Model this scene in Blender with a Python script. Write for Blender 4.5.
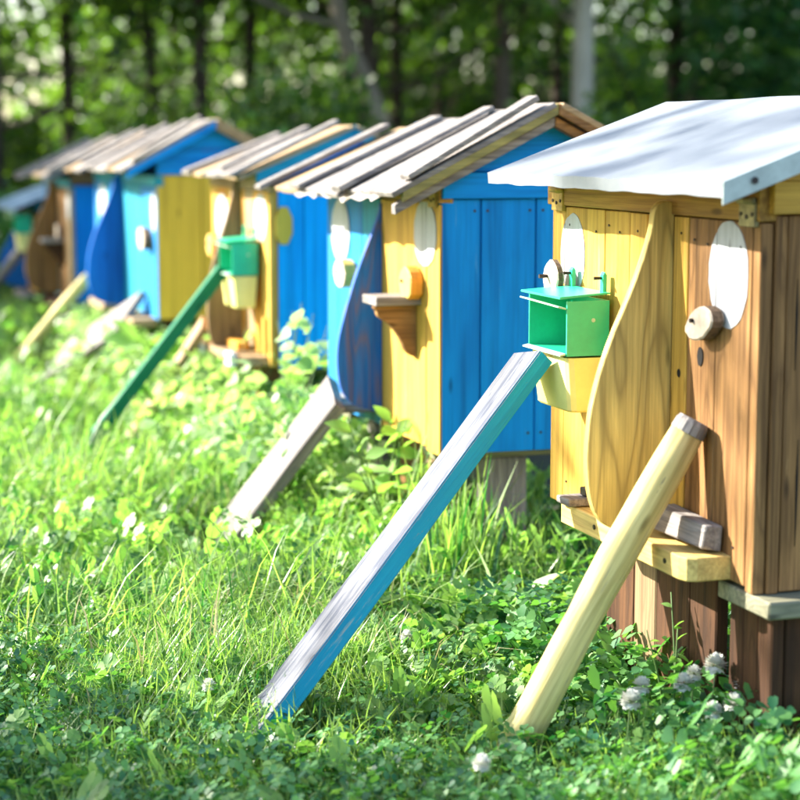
import bpy, bmesh, math, random
import numpy as np
from mathutils import Vector, Matrix, Quaternion
R = math.radians
random.seed(7)
rng = np.random.default_rng(11)
for o in list(bpy.data.objects):
    bpy.data.objects.remove(o)
S = bpy.context.scene
COL = S.collection

# ------------------------------------------------------------------ camera
cam_data = bpy.data.cameras.new("camera")
cam_data.sensor_width = 36.0
cam_data.lens = 36.0 * 1900 / 800
cam_data.clip_start = 0.05
cam_data.clip_end = 2000
cam_data.dof.use_dof = True
cam_data.dof.focus_distance = 3.7
cam_data.dof.aperture_fstop = 3.0
cam = bpy.data.objects.new("camera", cam_data)
COL.objects.link(cam)
cam.location = (-1.5, 0.0, 1.1)
cam.rotation_euler = (R(90 - 7.8), 0, R(-17.9))
S.camera = cam

# ------------------------------------------------------------------ light
SUN_EL, SUN_AZ = 29.6, -52.0            # degrees; azimuth clockwise from +Y
SD = Vector((math.sin(R(SUN_AZ)) * math.cos(R(SUN_EL)), math.cos(R(SUN_AZ)) * math.cos(R(SUN_EL)), math.sin(R(SUN_EL))))
sun_data = bpy.data.lights.new("sun", 'SUN')
sun_data.energy = 5.0
sun_data.angle = R(0.53)
sun_data.color = (1.0, 0.94, 0.84)
sun = bpy.data.objects.new("sun", sun_data)
COL.objects.link(sun)
sun.location = (-20, 16, 20)
sun.rotation_euler = (-SD).to_track_quat('-Z', 'Y').to_euler()
W = bpy.data.worlds.new("World")
S.world = W
W.use_nodes = True
wn = W.node_tree.nodes
wl = W.node_tree.links
bg = wn["Background"]
sky = wn.new("ShaderNodeTexSky")
sky.sky_type = 'NISHITA'
sky.sun_disc = False
sky.sun_elevation = R(SUN_EL)
sky.sun_rotation = R(SUN_AZ)
sky.air_density = 1.0
sky.dust_density = 1.6
wl.new(sky.outputs[0], bg.inputs[0])
bg.inputs[1].default_value = 0.12
S.view_settings.view_transform = 'Standard'
S.view_settings.look = 'None'
S.view_settings.gamma = 1.0
S.view_settings.exposure = 2.1
S.cycles.use_denoising = True
S.cycles.max_bounces = 7
S.cycles.diffuse_bounces = 4
S.cycles.transmission_bounces = 5
S.cycles.sample_clamp_indirect = 6.0

# ------------------------------------------------------------------ materials
def newmat(name):
    m = bpy.data.materials.new(name)
    m.use_nodes = True
    nt = m.node_tree
    return m, nt, nt.nodes["Principled BSDF"]

def N(nt, typ, **kw):
    n = nt.nodes.new(typ)
    for k, v in kw.items():
        setattr(n, k, v)
    return n

def ramp(nt, fac, stops):
    r = N(nt, "ShaderNodeValToRGB")
    el = r.color_ramp.elements
    while len(el) < len(stops):
        el.new(0.5)
    for e, (p, c) in zip(el, stops):
        e.position = p
        e.color = (c, c, c, 1) if not hasattr(c, '__len__') else (*c, 1)
    nt.links.new(fac, r.inputs[0])
    return r.outputs[0]

def mixc(nt, fac, a, b, mode='MIX'):
    m = N(nt, "ShaderNodeMix", data_type='RGBA', blend_type=mode)
    for sock, v in ((m.inputs[0], fac), (m.inputs[6], a), (m.inputs[7], b)):
        if hasattr(v, 'is_linked'):
            nt.links.new(v, sock)
        elif hasattr(v, '__len__'):
            sock.default_value = (*v, 1)
        else:
            sock.default_value = v
    return m.outputs[2]

def wood(name, base, dark, axis='Z', worn=None, worn_amt=0.0, ring=0.5, ringcol=None, rough=0.62, bump=0.25, spec=0.18, stain=0.6, grain=0.8):
    """grain runs along `axis` of the object's own coordinates"""
    m, nt, bs = newmat(name)
    L = nt.links
    tc = N(nt, "ShaderNodeTexCoord")
    oi = N(nt, "ShaderNodeObjectInfo")
    off = N(nt, "ShaderNodeVectorMath", operation='SCALE')
    off.inputs[0].default_value = (7.3, 5.1, 9.7)
    L.new(oi.outputs["Random"], off.inputs["Scale"])
    add = N(nt, "ShaderNodeVectorMath", operation='ADD')
    L.new(tc.outputs["Object"], add.inputs[0])
    L.new(off.outputs[0], add.inputs[1])
    def mp(perp, along):
        q = N(nt, "ShaderNodeMapping")
        q.inputs["Scale"].default_value = tuple(along if a == axis else perp for a in 'XYZ')
        L.new(add.outputs[0], q.inputs[0])
        return q.outputs[0]
    def noise(vec, scale=1, detail=4, rgh=0.6, dist=0.0):
        n = N(nt, "ShaderNodeTexNoise")
        n.inputs["Scale"].default_value = scale
        n.inputs["Detail"].default_value = detail
        n.inputs["Roughness"].default_value = rgh
        n.inputs["Distortion"].default_value = dist
        L.new(vec, n.inputs["Vector"])
        return n.outputs[0]
    fine = noise(mp(170, 4), 1, 5, 0.7)
    broad = noise(mp(11, 2.2), 1, 3, 0.55, 0.4)
    c_st = noise(mp(38, 1.2), 1, 4, 0.6, 0.3)
    # growth rings: contour lines of a stretched noise
    rn = noise(mp(9, 1.3), 1, 2, 0.45, 0.25)
    mul = N(nt, "ShaderNodeMath", operation='MULTIPLY')
    mul.inputs[1].default_value = 26
    L.new(rn, mul.inputs[0])
    fr = N(nt, "ShaderNodeMath", operation='PINGPONG')
    fr.inputs[1].default_value = 1.0
    L.new(mul.outputs[0], fr.inputs[0])
    rings = ramp(nt, fr.outputs[0], [(0.0, 1.0), (0.35, 0.35), (1.0, 0.0)])
    c = mixc(nt, ramp(nt, fine, [(0.40, 0.0), (0.72, grain)]), base, dark)
    c = mixc(nt, ramp(nt, broad, [(0.42, 0.0), (0.75, stain)]), c, dark)
    c = mixc(nt, ramp(nt, c_st, [(0.50, 0.0), (0.74, min(1.0, stain * 1.3))]), c, tuple(0.6 * x for x in dark))
    rm = N(nt, "ShaderNodeMath", operation='MULTIPLY')
    rm.inputs[1].default_value = ring
    L.new(rings, rm.inputs[0])
    c = mixc(nt, rm.outputs[0], c, ringcol or dark)
    if worn is not None:
        wv = noise(mp(46, 3.2), 1, 6, 0.72, 0.3)
        lo = 0.72 - 0.42 * worn_amt
        wm = ramp(nt, wv, [(lo, 0.0), (lo + 0.10, 1.0)])
        c = mixc(nt, wm, c, worn)
        ch = noise(mp(70, 15), 1, 6, 0.75, 0.2)
        ct = 0.71 - 0.12 * worn_amt
        c = mixc(nt, ramp(nt, ch, [(ct, 0.0), (ct + 0.03, 0.85)]), c, tuple(0.6 * q for q in worn))
    # small dark knots and nail stains
    vo = N(nt, "ShaderNodeTexVoronoi")
    vo.inputs["Scale"].default_value = 1.0
    L.new(mp(16, 4.5), vo.inputs["Vector"])
    kn = ramp(nt, vo.outputs["Distance"], [(0.05, 0.75), (0.12, 0.0)])
    c = mixc(nt, kn, c, tuple(0.35 * x for x in dark))
    L.new(c, bs.inputs["Base Color"])
    bs.inputs["Roughness"].default_value = rough
    bs.inputs["Specular IOR Level"].default_value = spec
    bp = N(nt, "ShaderNodeBump")
    bp.inputs["Strength"].default_value = bump
    bp.inputs["Distance"].default_value = 0.004
    hm = N(nt, "ShaderNodeMath", operation='ADD')
    L.new(fine, hm.inputs[0])
    L.new(rm.outputs[0], hm.inputs[1])
    L.new(hm.outputs[0], bp.inputs["Height"])
    L.new(bp.outputs[0], bs.inputs["Normal"])
    return m

def plain(name, col, rough=0.5, metallic=0.0, var=0.12, scale=14.0, spec=0.4, bump=0.0, col2=None):
    m, nt, bs = newmat(name)
    tc = N(nt, "ShaderNodeTexCoord")
    n = N(nt, "ShaderNodeTexNoise")
    n.inputs["Scale"].default_value = scale
    n.inputs["Detail"].default_value = 6
    n.inputs["Roughness"].default_value = 0.65
    nt.links.new(tc.outputs["Object"], n.inputs["Vector"])
    f = ramp(nt, n.outputs[0], [(0.35, 0.0), (0.68, 1.0)])
    c2 = col2 or tuple(x * (1 - 2.2 * var) for x in col)
    nt.links.new(mixc(nt, f, col, c2), bs.inputs["Base Color"])
    bs.inputs["Roughness"].default_value = rough
    bs.inputs["Metallic"].default_value = metallic
    bs.inputs["Specular IOR Level"].default_value = spec
    if bump:
        bp = N(nt, "ShaderNodeBump")
        bp.inputs["Strength"].default_value = bump
        bp.inputs["Distance"].default_value = 0.004
        nt.links.new(n.outputs[0], bp.inputs["Height"])
        nt.links.new(bp.outputs[0], bs.inputs["Normal"])
    return m

def leafmat(name, col, col2, trans=0.45, tcol=None, gloss=0.35, nscale=1.2):
    m, nt, bs = newmat(name)
    L = nt.links
    geo = N(nt, "ShaderNodeNewGeometry")
    n = N(nt, "ShaderNodeTexNoise")
    n.inputs["Scale"].default_value = nscale
    n.inputs["Detail"].default_value = 3
    L.new(geo.outputs["Position"], n.inputs["Vector"])
    ad = N(nt, "ShaderNodeMath", operation='ADD')
    L.new(n.outputs[0], ad.inputs[0])
    L.new(geo.outputs["Random Per Island"], ad.inputs[1])
    f = ramp(nt, ad.outputs[0], [(0.55, 0.0), (1.25, 1.0)])
    c = mixc(nt, f, col, col2)
    L.new(c, bs.inputs["Base Color"])
    bs.inputs["Roughness"].default_value = 0.42
    bs.inputs["Specular IOR Level"].default_value = gloss
    tr = N(nt, "ShaderNodeBsdfTranslucent")
    t = tcol or (1.5, 1.7, 0.7)
    tm = mixc(nt, 1.0, c, t, 'MULTIPLY')
    L.new(tm, tr.inputs[0])
    ms = N(nt, "ShaderNodeMixShader")
    ms.inputs[0].default_value = trans
    L.new(bs.outputs[0], ms.inputs[1])
    L.new(tr.outputs[0], ms.inputs[2])
    L.new(ms.outputs[0], nt.nodes["Material Output"].inputs[0])
    return m

M = {}
YEL = (0.74, 0.455, 0.085); YELD = (0.40, 0.215, 0.035)
for ax in 'XYZ':
    M['yellow' + ax] = wood("yellow_paint_" + ax, YEL, YELD, ax, worn=(0.50, 0.34, 0.15), worn_amt=0.24, ring=0.25)
    M['blue' + ax] = wood("blue_paint_" + ax, (0.005, 0.285, 0.78), (0.004, 0.15, 0.50), ax, worn=(0.10, 0.36, 0.68), worn_amt=0.14, ring=0.2, bump=0.2, spec=0.1, grain=0.55)
    M['grey' + ax] = wood("weathered_grey_wood_" + ax, (0.36, 0.33, 0.30), (0.11, 0.10, 0.10), ax, ring=0.5, grain=0.95, rough=0.8, bump=0.5)
    M['raw' + ax] = wood("bare_pine_wood_" + ax, (0.48, 0.35, 0.20), (0.20, 0.13, 0.07), ax, ring=0.4, rough=0.7)
    M['brown' + ax] = wood("brown_stained_wood_" + ax, (0.43, 0.228, 0.082), (0.11, 0.053, 0.02), ax, worn=(0.50, 0.29, 0.115), worn_amt=0.22, ring=0.55, bump=0.4, stain=0.7, grain=0.9)
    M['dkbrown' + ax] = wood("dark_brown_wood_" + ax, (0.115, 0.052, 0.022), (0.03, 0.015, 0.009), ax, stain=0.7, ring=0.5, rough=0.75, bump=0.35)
    M['teal' + ax] = wood("teal_paint_" + ax, (0.015, 0.30, 0.40), (0.01, 0.18, 0.30), ax, worn=(0.35, 0.45, 0.45), worn_amt=0.15, ring=0.15)
    M['cyan' + ax] = wood("light_blue_paint_" + ax, (0.010, 0.235, 0.55), (0.008, 0.13, 0.36), ax, ring=0.15)
M['navy'] = wood("dark_blue_paint_over_pine", (0.008, 0.15, 0.60), (0.006, 0.07, 0.36), 'Z', ring=0.55, ringcol=(0.16, 0.10, 0.09))
M['deepblue'] = wood("deep_blue_paint", (0.008, 0.19, 0.66), (0.006, 0.09, 0.42), 'Z', ring=0.15)
M['finyellow'] = wood("worn_yellow_board", (0.86, 0.63, 0.19), (0.42, 0.30, 0.09), 'Z', ring=0.85, ringcol=(0.33, 0.235, 0.075), grain=0.85)
M['skyblue'] = wood('sky_blue_paint', (0.004, 0.43, 0.88), (0.004, 0.25, 0.66), 'Z', worn=(0.12, 0.42, 0.75), worn_amt=0.12, ring=0.15, spec=0.1, grain=0.5)
M['olive'] = wood("mustard_paint", (0.72, 0.49, 0.06), (0.50, 0.33, 0.035), 'Z', ring=0.08)
M['mossy'] = wood("mossy_yellow_wood", (0.36, 0.31, 0.10), (0.14, 0.13, 0.05), 'X', ring=0.5)
M['greymoss'] = wood("greenish_grey_beam", (0.32, 0.30, 0.19), (0.13, 0.13, 0.09), 'X', ring=0.7)
M['beam'] = wood('dull_ochre_beam', (0.50, 0.29, 0.06), (0.20, 0.10, 0.03), 'Y', ring=0.4)
M['mid'] = wood("dull_grey_brown_board", (0.30, 0.20, 0.11), (0.14, 0.09, 0.05), 'Z', ring=0.5)
M['orange'] = wood("orange_yellow_paint", (0.78, 0.40, 0.06), (0.5, 0.2, 0.03), 'Z', ring=0.3)
M['plankpale'] = wood("flaking_pale_paint", (0.27, 0.27, 0.28), (0.09, 0.10, 0.13), 'Z', worn=(0.07, 0.08, 0.11), worn_amt=0.55, ring=0.3, rough=0.75, bump=0.6)
M['plankteal'] = wood("flaking_teal_paint", (0.012, 0.36, 0.56), (0.010, 0.24, 0.44), 'Z', worn=(0.42, 0.43, 0.42), worn_amt=0.28, ring=0.2, bump=0.5)
M['poleyellow'] = wood("pale_yellow_pole_paint", (0.84, 0.70, 0.30), (0.50, 0.36, 0.11), 'Z', worn=(0.46, 0.36, 0.20), worn_amt=0.3, ring=0.15, rough=0.5)
M['polegreen'] = wood("green_pole_paint", (0.012, 0.20, 0.10), (0.008, 0.12, 0.06), 'Z', ring=0.1, rough=0.45)
M['ovalpaint'] = wood('brushed_white_oval_paint', (0.52, 0.545, 0.57), (0.36, 0.37, 0.38), 'Z', worn=(0.42, 0.30, 0.14), worn_amt=0.06, ring=0.12, rough=0.7, grain=0.5)
M['white'] = plain("white_oval_paint", (0.62, 0.645, 0.67), 0.6, var=0.10, scale=40, bump=0.2)
M['knob'] = plain("pale_sawn_wood", (0.66, 0.54, 0.42), 0.75, var=0.16, scale=60, bump=0.4)
M['bark'] = plain("bark_edge", (0.22, 0.14, 0.085), 0.9, var=0.3, scale=120, bump=0.9)
M['knobyellow'] = plain("yellow_knob_paint", (0.72, 0.47, 0.10), 0.65, var=0.12, scale=50)
M['black'] = plain("dark_hole", (0.012, 0.010, 0.008), 0.9)
M['iron'] = plain("rusty_nail", (0.05, 0.04, 0.038), 0.55, 0.6, var=0.2, scale=90)
M['hinge'] = plain("worn_painted_hinge", (0.33, 0.29, 0.14), 0.55, 0.35, var=0.25, scale=80, bump=0.3)
M['hingeyellow'] = plain("yellow_painted_hinge", (0.55, 0.36, 0.07), 0.55, 0.1, var=0.2, scale=80, bump=0.3)
M['barpale'] = wood('pale_yellow_bar_paint', (0.80, 0.60, 0.20), (0.40, 0.25, 0.08), 'Y', worn=(0.30, 0.22, 0.13), worn_amt=0.12, ring=0.35)
M['tin'] = plain("galvanised_tin", (0.28, 0.305, 0.335), 0.5, 0.2, var=0.08, scale=9, bump=0.12, col2=(0.225, 0.255, 0.29))
M['tinedge'] = plain("grey_green_flashing", (0.52, 0.60, 0.56), 0.5, 0.1, var=0.14, scale=20)
M['tinwhite'] = plain("old_white_tin", (0.72, 0.68, 0.62), 0.55, 0.1, var=0.14, scale=20)
M['tinblue'] = plain("blue_grey_tin", (0.22, 0.34, 0.48), 0.45, 0.3, var=0.15, scale=8)
M['pgreen'] = plain("green_plastic", (0.02, 0.50, 0.27), 0.34, var=0.08, scale=30, spec=0.5)
M['pyellow'] = plain("pale_yellow_plastic", (0.84, 0.77, 0.27), 0.4, var=0.07, scale=12, spec=0.45)
M['pwhite'] = plain("pale_green_plastic_lip", (0.42, 0.62, 0.48), 0.4, var=0.07)
M['soil'] = plain("dark_soil_and_moss", (0.026, 0.042, 0.012), 0.95, var=0.3, scale=3.0, bump=0.6, col2=(0.035, 0.026, 0.014))
M['grass'] = leafmat("grass_blades", (0.022, 0.115, 0.03), (0.29, 0.43, 0.13), 0.45, nscale=3.5, gloss=0.7)
M['clover'] = leafmat("clover_leaves", (0.022, 0.125, 0.05), (0.13, 0.31, 0.09), 0.33, (1.5, 1.7, 0.6), gloss=0.5, nscale=5)
M['weed'] = leafmat("weed_leaves", (0.035, 0.14, 0.035), (0.22, 0.38, 0.11), 0.42, gloss=0.3, nscale=4)
M['weedlight'] = leafmat("yellow_green_leaves", (0.10, 0.24, 0.07), (0.36, 0.48, 0.25), 0.42, nscale=4)
M['treeleaf'] = leafmat("tree_leaves", (0.013, 0.052, 0.012), (0.085, 0.165, 0.028), 0.5, (1.9, 1.9, 0.55), gloss=0.7, nscale=0.6)
M['treeleaf2'] = leafmat("blue_green_tree_leaves", (0.02, 0.085, 0.035), (0.07, 0.17, 0.05), 0.4, (1.6, 1.9, 0.7), nscale=0.6)
M['petal'] = leafmat("white_petal_glare", (0.72, 0.74, 0.66), (0.80, 0.80, 0.74), 0.3, (1, 1, 1))  # white also stands in for sun glare on clover leaves
M['stem'] = plain("green_stem", (0.09, 0.17, 0.04), 0.6)
M['dry'] = leafmat("dry_grass", (0.42, 0.36, 0.18), (0.50, 0.46, 0.28), 0.35, (1, 1, 0.8))
M['barkgrey'] = wood("pale_grey_bark", (0.60, 0.56, 0.46), (0.30, 0.27, 0.21), 'Z', ring=0.3, rough=0.9, bump=0.8)
M['barkmid'] = wood("grey_brown_bark", (0.20, 0.16, 0.12), (0.08, 0.06, 0.045), 'Z', ring=0.3, rough=0.9, bump=0.8)
M['barklean'] = wood("brownish_grey_bark", (0.30, 0.25, 0.19), (0.12, 0.10, 0.07), 'Z', ring=0.3, rough=0.9, bump=0.8)
M['barkdark'] = wood("dark_bark", (0.11, 0.085, 0.065), (0.04, 0.03, 0.024), 'Z', ring=0.3, rough=0.9, bump=0.8)

# ------------------------------------------------------------------ helpers
def link(name, mesh, parent=None, mat=None):
    o = bpy.data.objects.new(name, mesh)
    COL.objects.link(o)
    if parent is not None:
        o.parent = parent
    if mat is not None and mesh is not None and len(mesh.materials) == 0:
        mesh.materials.append(mat)
    return o

def thing(name, label, cat, loc=(0, 0, 0), rz=0.0, group=None):
    o = bpy.data.objects.new(name, None)
    o.empty_display_size = 0.1
    COL.objects.link(o)
    o.location = loc
    o.rotation_euler = (0, 0, rz)
    o['label'] = label
    o['category'] = cat
    if group:
        o['group'] = group
    return o

def tag(o, label, cat, group=None):
    o['label'] = label
    o['category'] = cat
    if group:
        o['group'] = group
    return o

def bm_mesh(bm, name, smooth=False):
    me = bpy.data.meshes.new(name)
    bmesh.ops.recalc_face_normals(bm, faces=bm.faces)
    bm.to_mesh(me)
    bm.free()
    if smooth:
        for p in me.polygons:
            p.use_smooth = True
    return me

def hexa(name, parent, pts, mat, bev=0.0015, jit=0.0006):
    """a six-sided solid from eight corners (bottom four, top four)"""
    bm = bmesh.new()
    v = [bm.verts.new(Vector(p) + Vector((random.uniform(-jit, jit), random.uniform(-jit, jit), random.uniform(-jit, jit)))) for p in pts]
    for f in ((0, 1, 2, 3), (4, 5, 6, 7), (0, 1, 5, 4), (1, 2, 6, 5), (2, 3, 7, 6), (3, 0, 4, 7)):
        bm.faces.new([v[i] for i in f])
    bmesh.ops.recalc_face_normals(bm, faces=bm.faces)
    if bev:
        bmesh.ops.bevel(bm, geom=bm.edges[:], offset=bev, segments=1, affect='EDGES', clamp_overlap=True)
    return link(name, bm_mesh(bm, name), parent, mat)

def box(name, parent, x0, x1, y0, y1, z0, z1, mat, bev=0.0015, jit=0.0006):
    return hexa(name, parent, [(x0, y0, z0), (x1, y0, z0), (x1, y1, z0), (x0, y1, z0), (x0, y0, z1), (x1, y0, z1), (x1, y1, z1), (x0, y1, z1)], mat, bev, jit)

def slope(name, parent, y0, y1, a, b, t, mat, lift=0.0, bev=0.0015):
    """a board lying on a roof slope from a=(x,z) to b=(x,z), top face t above the slope line"""
    d = Vector((b[0] - a[0], 0, b[1] - a[1])).normalized()
    n = Vector((-d.z, 0, d.x))
    if n.z < 0:
        n = -n
    A = Vector((a[0], 0, a[1])) + n * lift
    B = Vector((b[0], 0, b[1])) + n * lift
    pts = []
    for k in (0, t):
        for P, y in ((A, y0), (B, y0), (B, y1), (A, y1)):
            q = P + n * k
            pts.append((q.x, y, q.z))
    return hexa(name, parent, pts, mat, bev, 0.0015)

def prism(name, parent, outline, axis, d0, d1, mat, bev=0.0012, smooth=False):
    """outline: 2-D points; axis 'y' -> points are (x,z), axis 'x' -> (y,z), axis 'z' -> (x,y)"""
    bm = bmesh.new()
    def at(p, d):
        return {'y': (p[0], d, p[1]), 'x': (d, p[0], p[1]), 'z': (p[0], p[1], d)}[axis]
    a = [bm.verts.new(at(p, d0)) for p in outline]
    b = [bm.verts.new(at(p, d1)) for p in outline]
    n = len(a)
    fa, fb = bm.faces.new(a), bm.faces.new(b)
    for i in range(n):
        bm.faces.new((a[i], a[(i + 1) % n], b[(i + 1) % n], b[i]))
    bmesh.ops.recalc_face_normals(bm, faces=bm.faces)
    if bev:
        ed = [e for f in (fa, fb) for e in f.edges]
        bmesh.ops.bevel(bm, geom=ed, offset=bev, segments=1, affect='EDGES', clamp_overlap=True)
    return link(name, bm_mesh(bm, name, smooth), parent, mat)

def ellipse(cy, cz, ry, rz, n=28, wob=0.03):
    return [(cy + ry * math.cos(t) * (1 + random.uniform(-wob, wob)), cz + rz * math.sin(t) * (1 + random.uniform(-wob, wob)))
            for t in [2 * math.pi * i / n for i in range(n)]]

def smooth_path(pts, sub=5):
    """Catmull-Rom through 2-D or 3-D points"""
    P = [Vector(p) for p in pts]
    out = []
    for i in range(len(P) - 1):
        p0, p1, p2, p3 = P[max(i - 1, 0)], P[i], P[i + 1], P[min(i + 2, len(P) - 1)]
        for k in range(sub):
            t = k / sub
            out.append(0.5 * ((2 * p1) + (p2 - p0) * t + (2 * p0 - 5 * p1 + 4 * p2 - p3) * t * t + (3 * p1 - p0 - 3 * p2 + p3) * t ** 3))
    out.append(P[-1])
    return out

def tube_into(bm, pts, radii, n=8, cap=True):
    rings = []
    pts = [Vector(p) for p in pts]
    up = Vector((0.31, 0.17, 0.93))
    for i, p in enumerate(pts):
        d = (pts[min(i + 1, len(pts) - 1)] - pts[max(i - 1, 0)]).normalized()
        u = d.cross(up)
        if u.length < 1e-3:
            u = d.cross(Vector((1, 0, 0)))
        u.normalize()
        v = d.cross(u)
        rings.append([bm.verts.new(p + (u * math.cos(2 * math.pi * k / n) + v * math.sin(2 * math.pi * k / n)) * radii[i]) for k in range(n)])
    for a, b in zip(rings, rings[1:]):
        for k in range(n):
            bm.faces.new((a[k], a[(k + 1) % n], b[(k + 1) % n], b[k]))
    if cap:
        bm.faces.new(rings[0])
        bm.faces.new(rings[-1])

def tube(name, parent, pts, radii, mat, n=8):
    bm = bmesh.new()
    tube_into(bm, pts, radii, n)
    return link(name, bm_mesh(bm, name, True), parent, mat)

def np_mesh(name, V, polys):
    """V (n,3); polys: list of (m,k) index arrays"""
    me = bpy.data.meshes.new(name)
    me.vertices.add(len(V))
    me.vertices.foreach_set("co", np.ascontiguousarray(V, dtype=np.float32).ravel())
    loops = np.concatenate([p.ravel() for p in polys]).astype(np.int32)
    tot = np.concatenate([np.full(len(p), p.shape[1]) for p in polys]).astype(np.int32)
    st = np.concatenate([[0], np.cumsum(tot)[:-1]]).astype(np.int32)
    me.loops.add(len(loops))
    me.loops.foreach_set("vertex_index", loops)
    me.polygons.add(len(tot))
    me.polygons.foreach_set("loop_start", st)
    me.polygons.foreach_set("loop_total", tot)
    me.update(calc_edges=True)
    return me

# ------------------------------------------------------------------ ground
gx = np.concatenate([np.linspace(-160, -4, 14), np.linspace(-3, 4, 57), np.linspace(5, 160, 14)])
gy = np.concatenate([np.linspace(-60, 1, 10), np.linspace(1.3, 14, 90), np.linspace(15, 260, 24)])
def ground_z(x, y):
    near = np.exp(-((np.asarray(x) + 0.5) ** 2) / 30.0)
    return near * (0.018 * np.sin(2.1 * x + 0.7 * y) + 0.014 * np.sin(3.3 * y - 1.4 * x)) - 0.012 * np.clip(y - 8.5, 0, 5)
X, Y = np.meshgrid(gx, gy, indexing='ij')
V = np.stack([X.ravel(), Y.ravel(), ground_z(X, Y).ravel()], 1)
ny = len(gy)
i, j = np.meshgrid(np.arange(len(gx) - 1), np.arange(ny - 1), indexing='ij')
a = (i * ny + j).ravel()
me = np_mesh("ground", V, [np.stack([a, a + ny, a + ny + 1, a + 1], 1)])
for p in me.polygons:
    p.use_smooth = True
g = link("ground", me, None, M['soil'])
g['kind'] = 'structure'

# ------------------------------------------------------------------ hive pieces (hive coordinates: x into the hive, y along the row, z up)
def nail(parent, x, y, z, r=0.004, axis='x', length=0.004, mat=None):
    bm = bmesh.new()
    a = Vector((x, y, z))
    b = a + (Vector((-length, 0, 0)) if axis == 'x' else Vector((0, -length, 0)))
    tube_into(bm, [a, b], [r * 0.85, r], 8)
    return link("nail", bm_mesh(bm, "nail"), parent, mat or M['iron'])

def oval(parent, y, z, ry, rz, seams=()):
    """brush-painted oval, broken where it crosses a joint between boards"""
    pts = ellipse(y, z, ry, rz, 36, 0.022)
    cuts = [-9.0] + sorted(seams) + [9.0]
    for lo, hi in zip(cuts, cuts[1:]):
        lo, hi = lo + 0.0017, hi - 0.0017
        poly = pts
        for lim, sg in ((lo, 1), (hi, -1)):
            out = []
            for p, q in zip(poly, poly[1:] + poly[:1]):
                ip, iq = (p[0] - lim) * sg >= 0, (q[0] - lim) * sg >= 0
                if ip:
                    out.append(p)
                if ip != iq:
                    t = (lim - p[0]) / (q[0] - p[0])
                    out.append((lim, p[1] + t * (q[1] - p[1])))
            poly = out
        if len(poly) > 2:
            prism("painted_oval", parent, poly, 'x', 0.001, -0.0024, M['ovalpaint'], 0)

def knob(parent, y, z, ry, rz, t=0.022, mat=None, side=None, gap=0.002, tilt=0.0, nl=0.006):
    out = [(y + (p[0] * math.cos(tilt) - p[1] * math.sin(tilt)), z + (p[0] * math.sin(tilt) + p[1] * math.cos(tilt)))
           for p in ellipse(0, 0, ry, rz, 18, 0.05)]
    k = prism("entrance_knob", parent, out, 'x', -gap, -gap - t, mat or M['knob'], 0.003)
    if side is not None:
        k.data.materials.append(side)
        for p in k.data.polygons:
            if abs(p.normal.x) < 0.5:
                p.material_index = 1
    nail(k, -gap - t, y + ry * 0.35, z + rz * 0.15, 0.0042, 'x', nl)
    return k

def hinge(parent, y, z, mat, w=0.055):
    hp = box("hinge", parent, -0.0095, -0.0008, y - w / 2, y + w / 2, z - 0.026, z + 0.012, mat, 0.001)
    tube("hinge_pin", hp, [(-0.011, y - w / 2, z + 0.016), (-0.011, y + w / 2, z + 0.016)], [0.006, 0.006], mat)
    for k in (-0.35, 0.0, 0.35):
        nail(hp, -0.009, y + k * w, z - 0.006 - 0.004 * (k == 0), 0.0038, 'x', 0.0025)
    return hp

FIN = [(0.0, 0.99), (-0.022, 0.992), (-0.040, 0.978), (-0.048, 0.935), (-0.076, 0.856), (-0.131, 0.735), (-0.160, 0.645), (-0.169, 0.58),
       (-0.171, 0.523), (-0.162, 0.465), (-0.142, 0.425), (-0.10, 0.402), (-0.06, 0.396), (-0.001, 0.392)]
def fin(parent, y, mat, pts=FIN, t=0.02):
    path = [tuple(p) for p in smooth_path([Vector((p[0], p[1])) for p in pts], 4)]
    return prism("divider_board", parent, path, 'y', y, y + t, mat, 0.0015)

def front_planks(parent, edges, mats, z0, z1, name="front_plank"):
    for (a, b), m in zip(zip(edges, edges[1:]), mats):
        pr = random.uniform(-0.002, 0.0015)
        box(name, parent, pr, 0.022 + pr, a + 0.0017, b - 0.0017, z0 + random.uniform(-0.006, 0.006), z1, m)

def side_planks(parent, edges, mat, z0, z1, y=0.0, name="side_plank", dz=0.004):
    for a, b in zip(edges, edges[1:]):
        pr = random.uniform(-0.0012, 0.0012)
        box(name, parent, a + 0.0017, b - 0.0017, y + pr, y + 0.02 + pr, z0 + random.uniform(-dz, dz), z1, mat)

def shelf(parent, y, z, mat_top, mat_br):
    s = box("shelf", parent, -0.118, 0.0, y - 0.045, y + 0.075, z, z + 0.022, mat_top, 0.002)
    out = [(-0.002, -0.002), (-0.106, -0.002), (-0.105, -0.016), (-0.10, -0.03), (-0.07, -0.052), (-0.045, -0.085), (-0.028, -0.12), (-0.002, -0.135)]
    path = [(p.x, z + p.y) for p in smooth_path([Vector(q) for q in out], 3)]
    prism("shelf_bracket", s, path, 'y', y - 0.012, y + 0.012, mat_br, 0.001)
    return s

def landing_bar(parent, y0, y1, z0, z1, mat, x=-0.085):
    # a bar with a rounded near corner
    out = [(0.0, y0), (x + 0.022, y0), (x + 0.006, y0 + 0.008), (x, y0 + 0.026), (x, y1 - 0.01), (x + 0.01, y1), (0.0, y1)]
    b = prism("landing_bar", parent, out, 'z', z0, z1, mat, 0.002)
    return b

def gable(parent, D, zb, eave, ridge, mat, y=0.0):
    sl = (ridge[1] - eave[1]) / (ridge[0] - eave[0])
    z = lambda x: ridge[1] - 0.040 - sl * abs(x - ridge[0])
    out = [(0.0, zb), (D, zb), (D, z(D)), (ridge[0], z(ridge[0])), (0.0, z(0.0))]
    prism("gable_panel", parent, out, 'y', y, y + 0.018, mat, 0.001)
    return z

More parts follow.
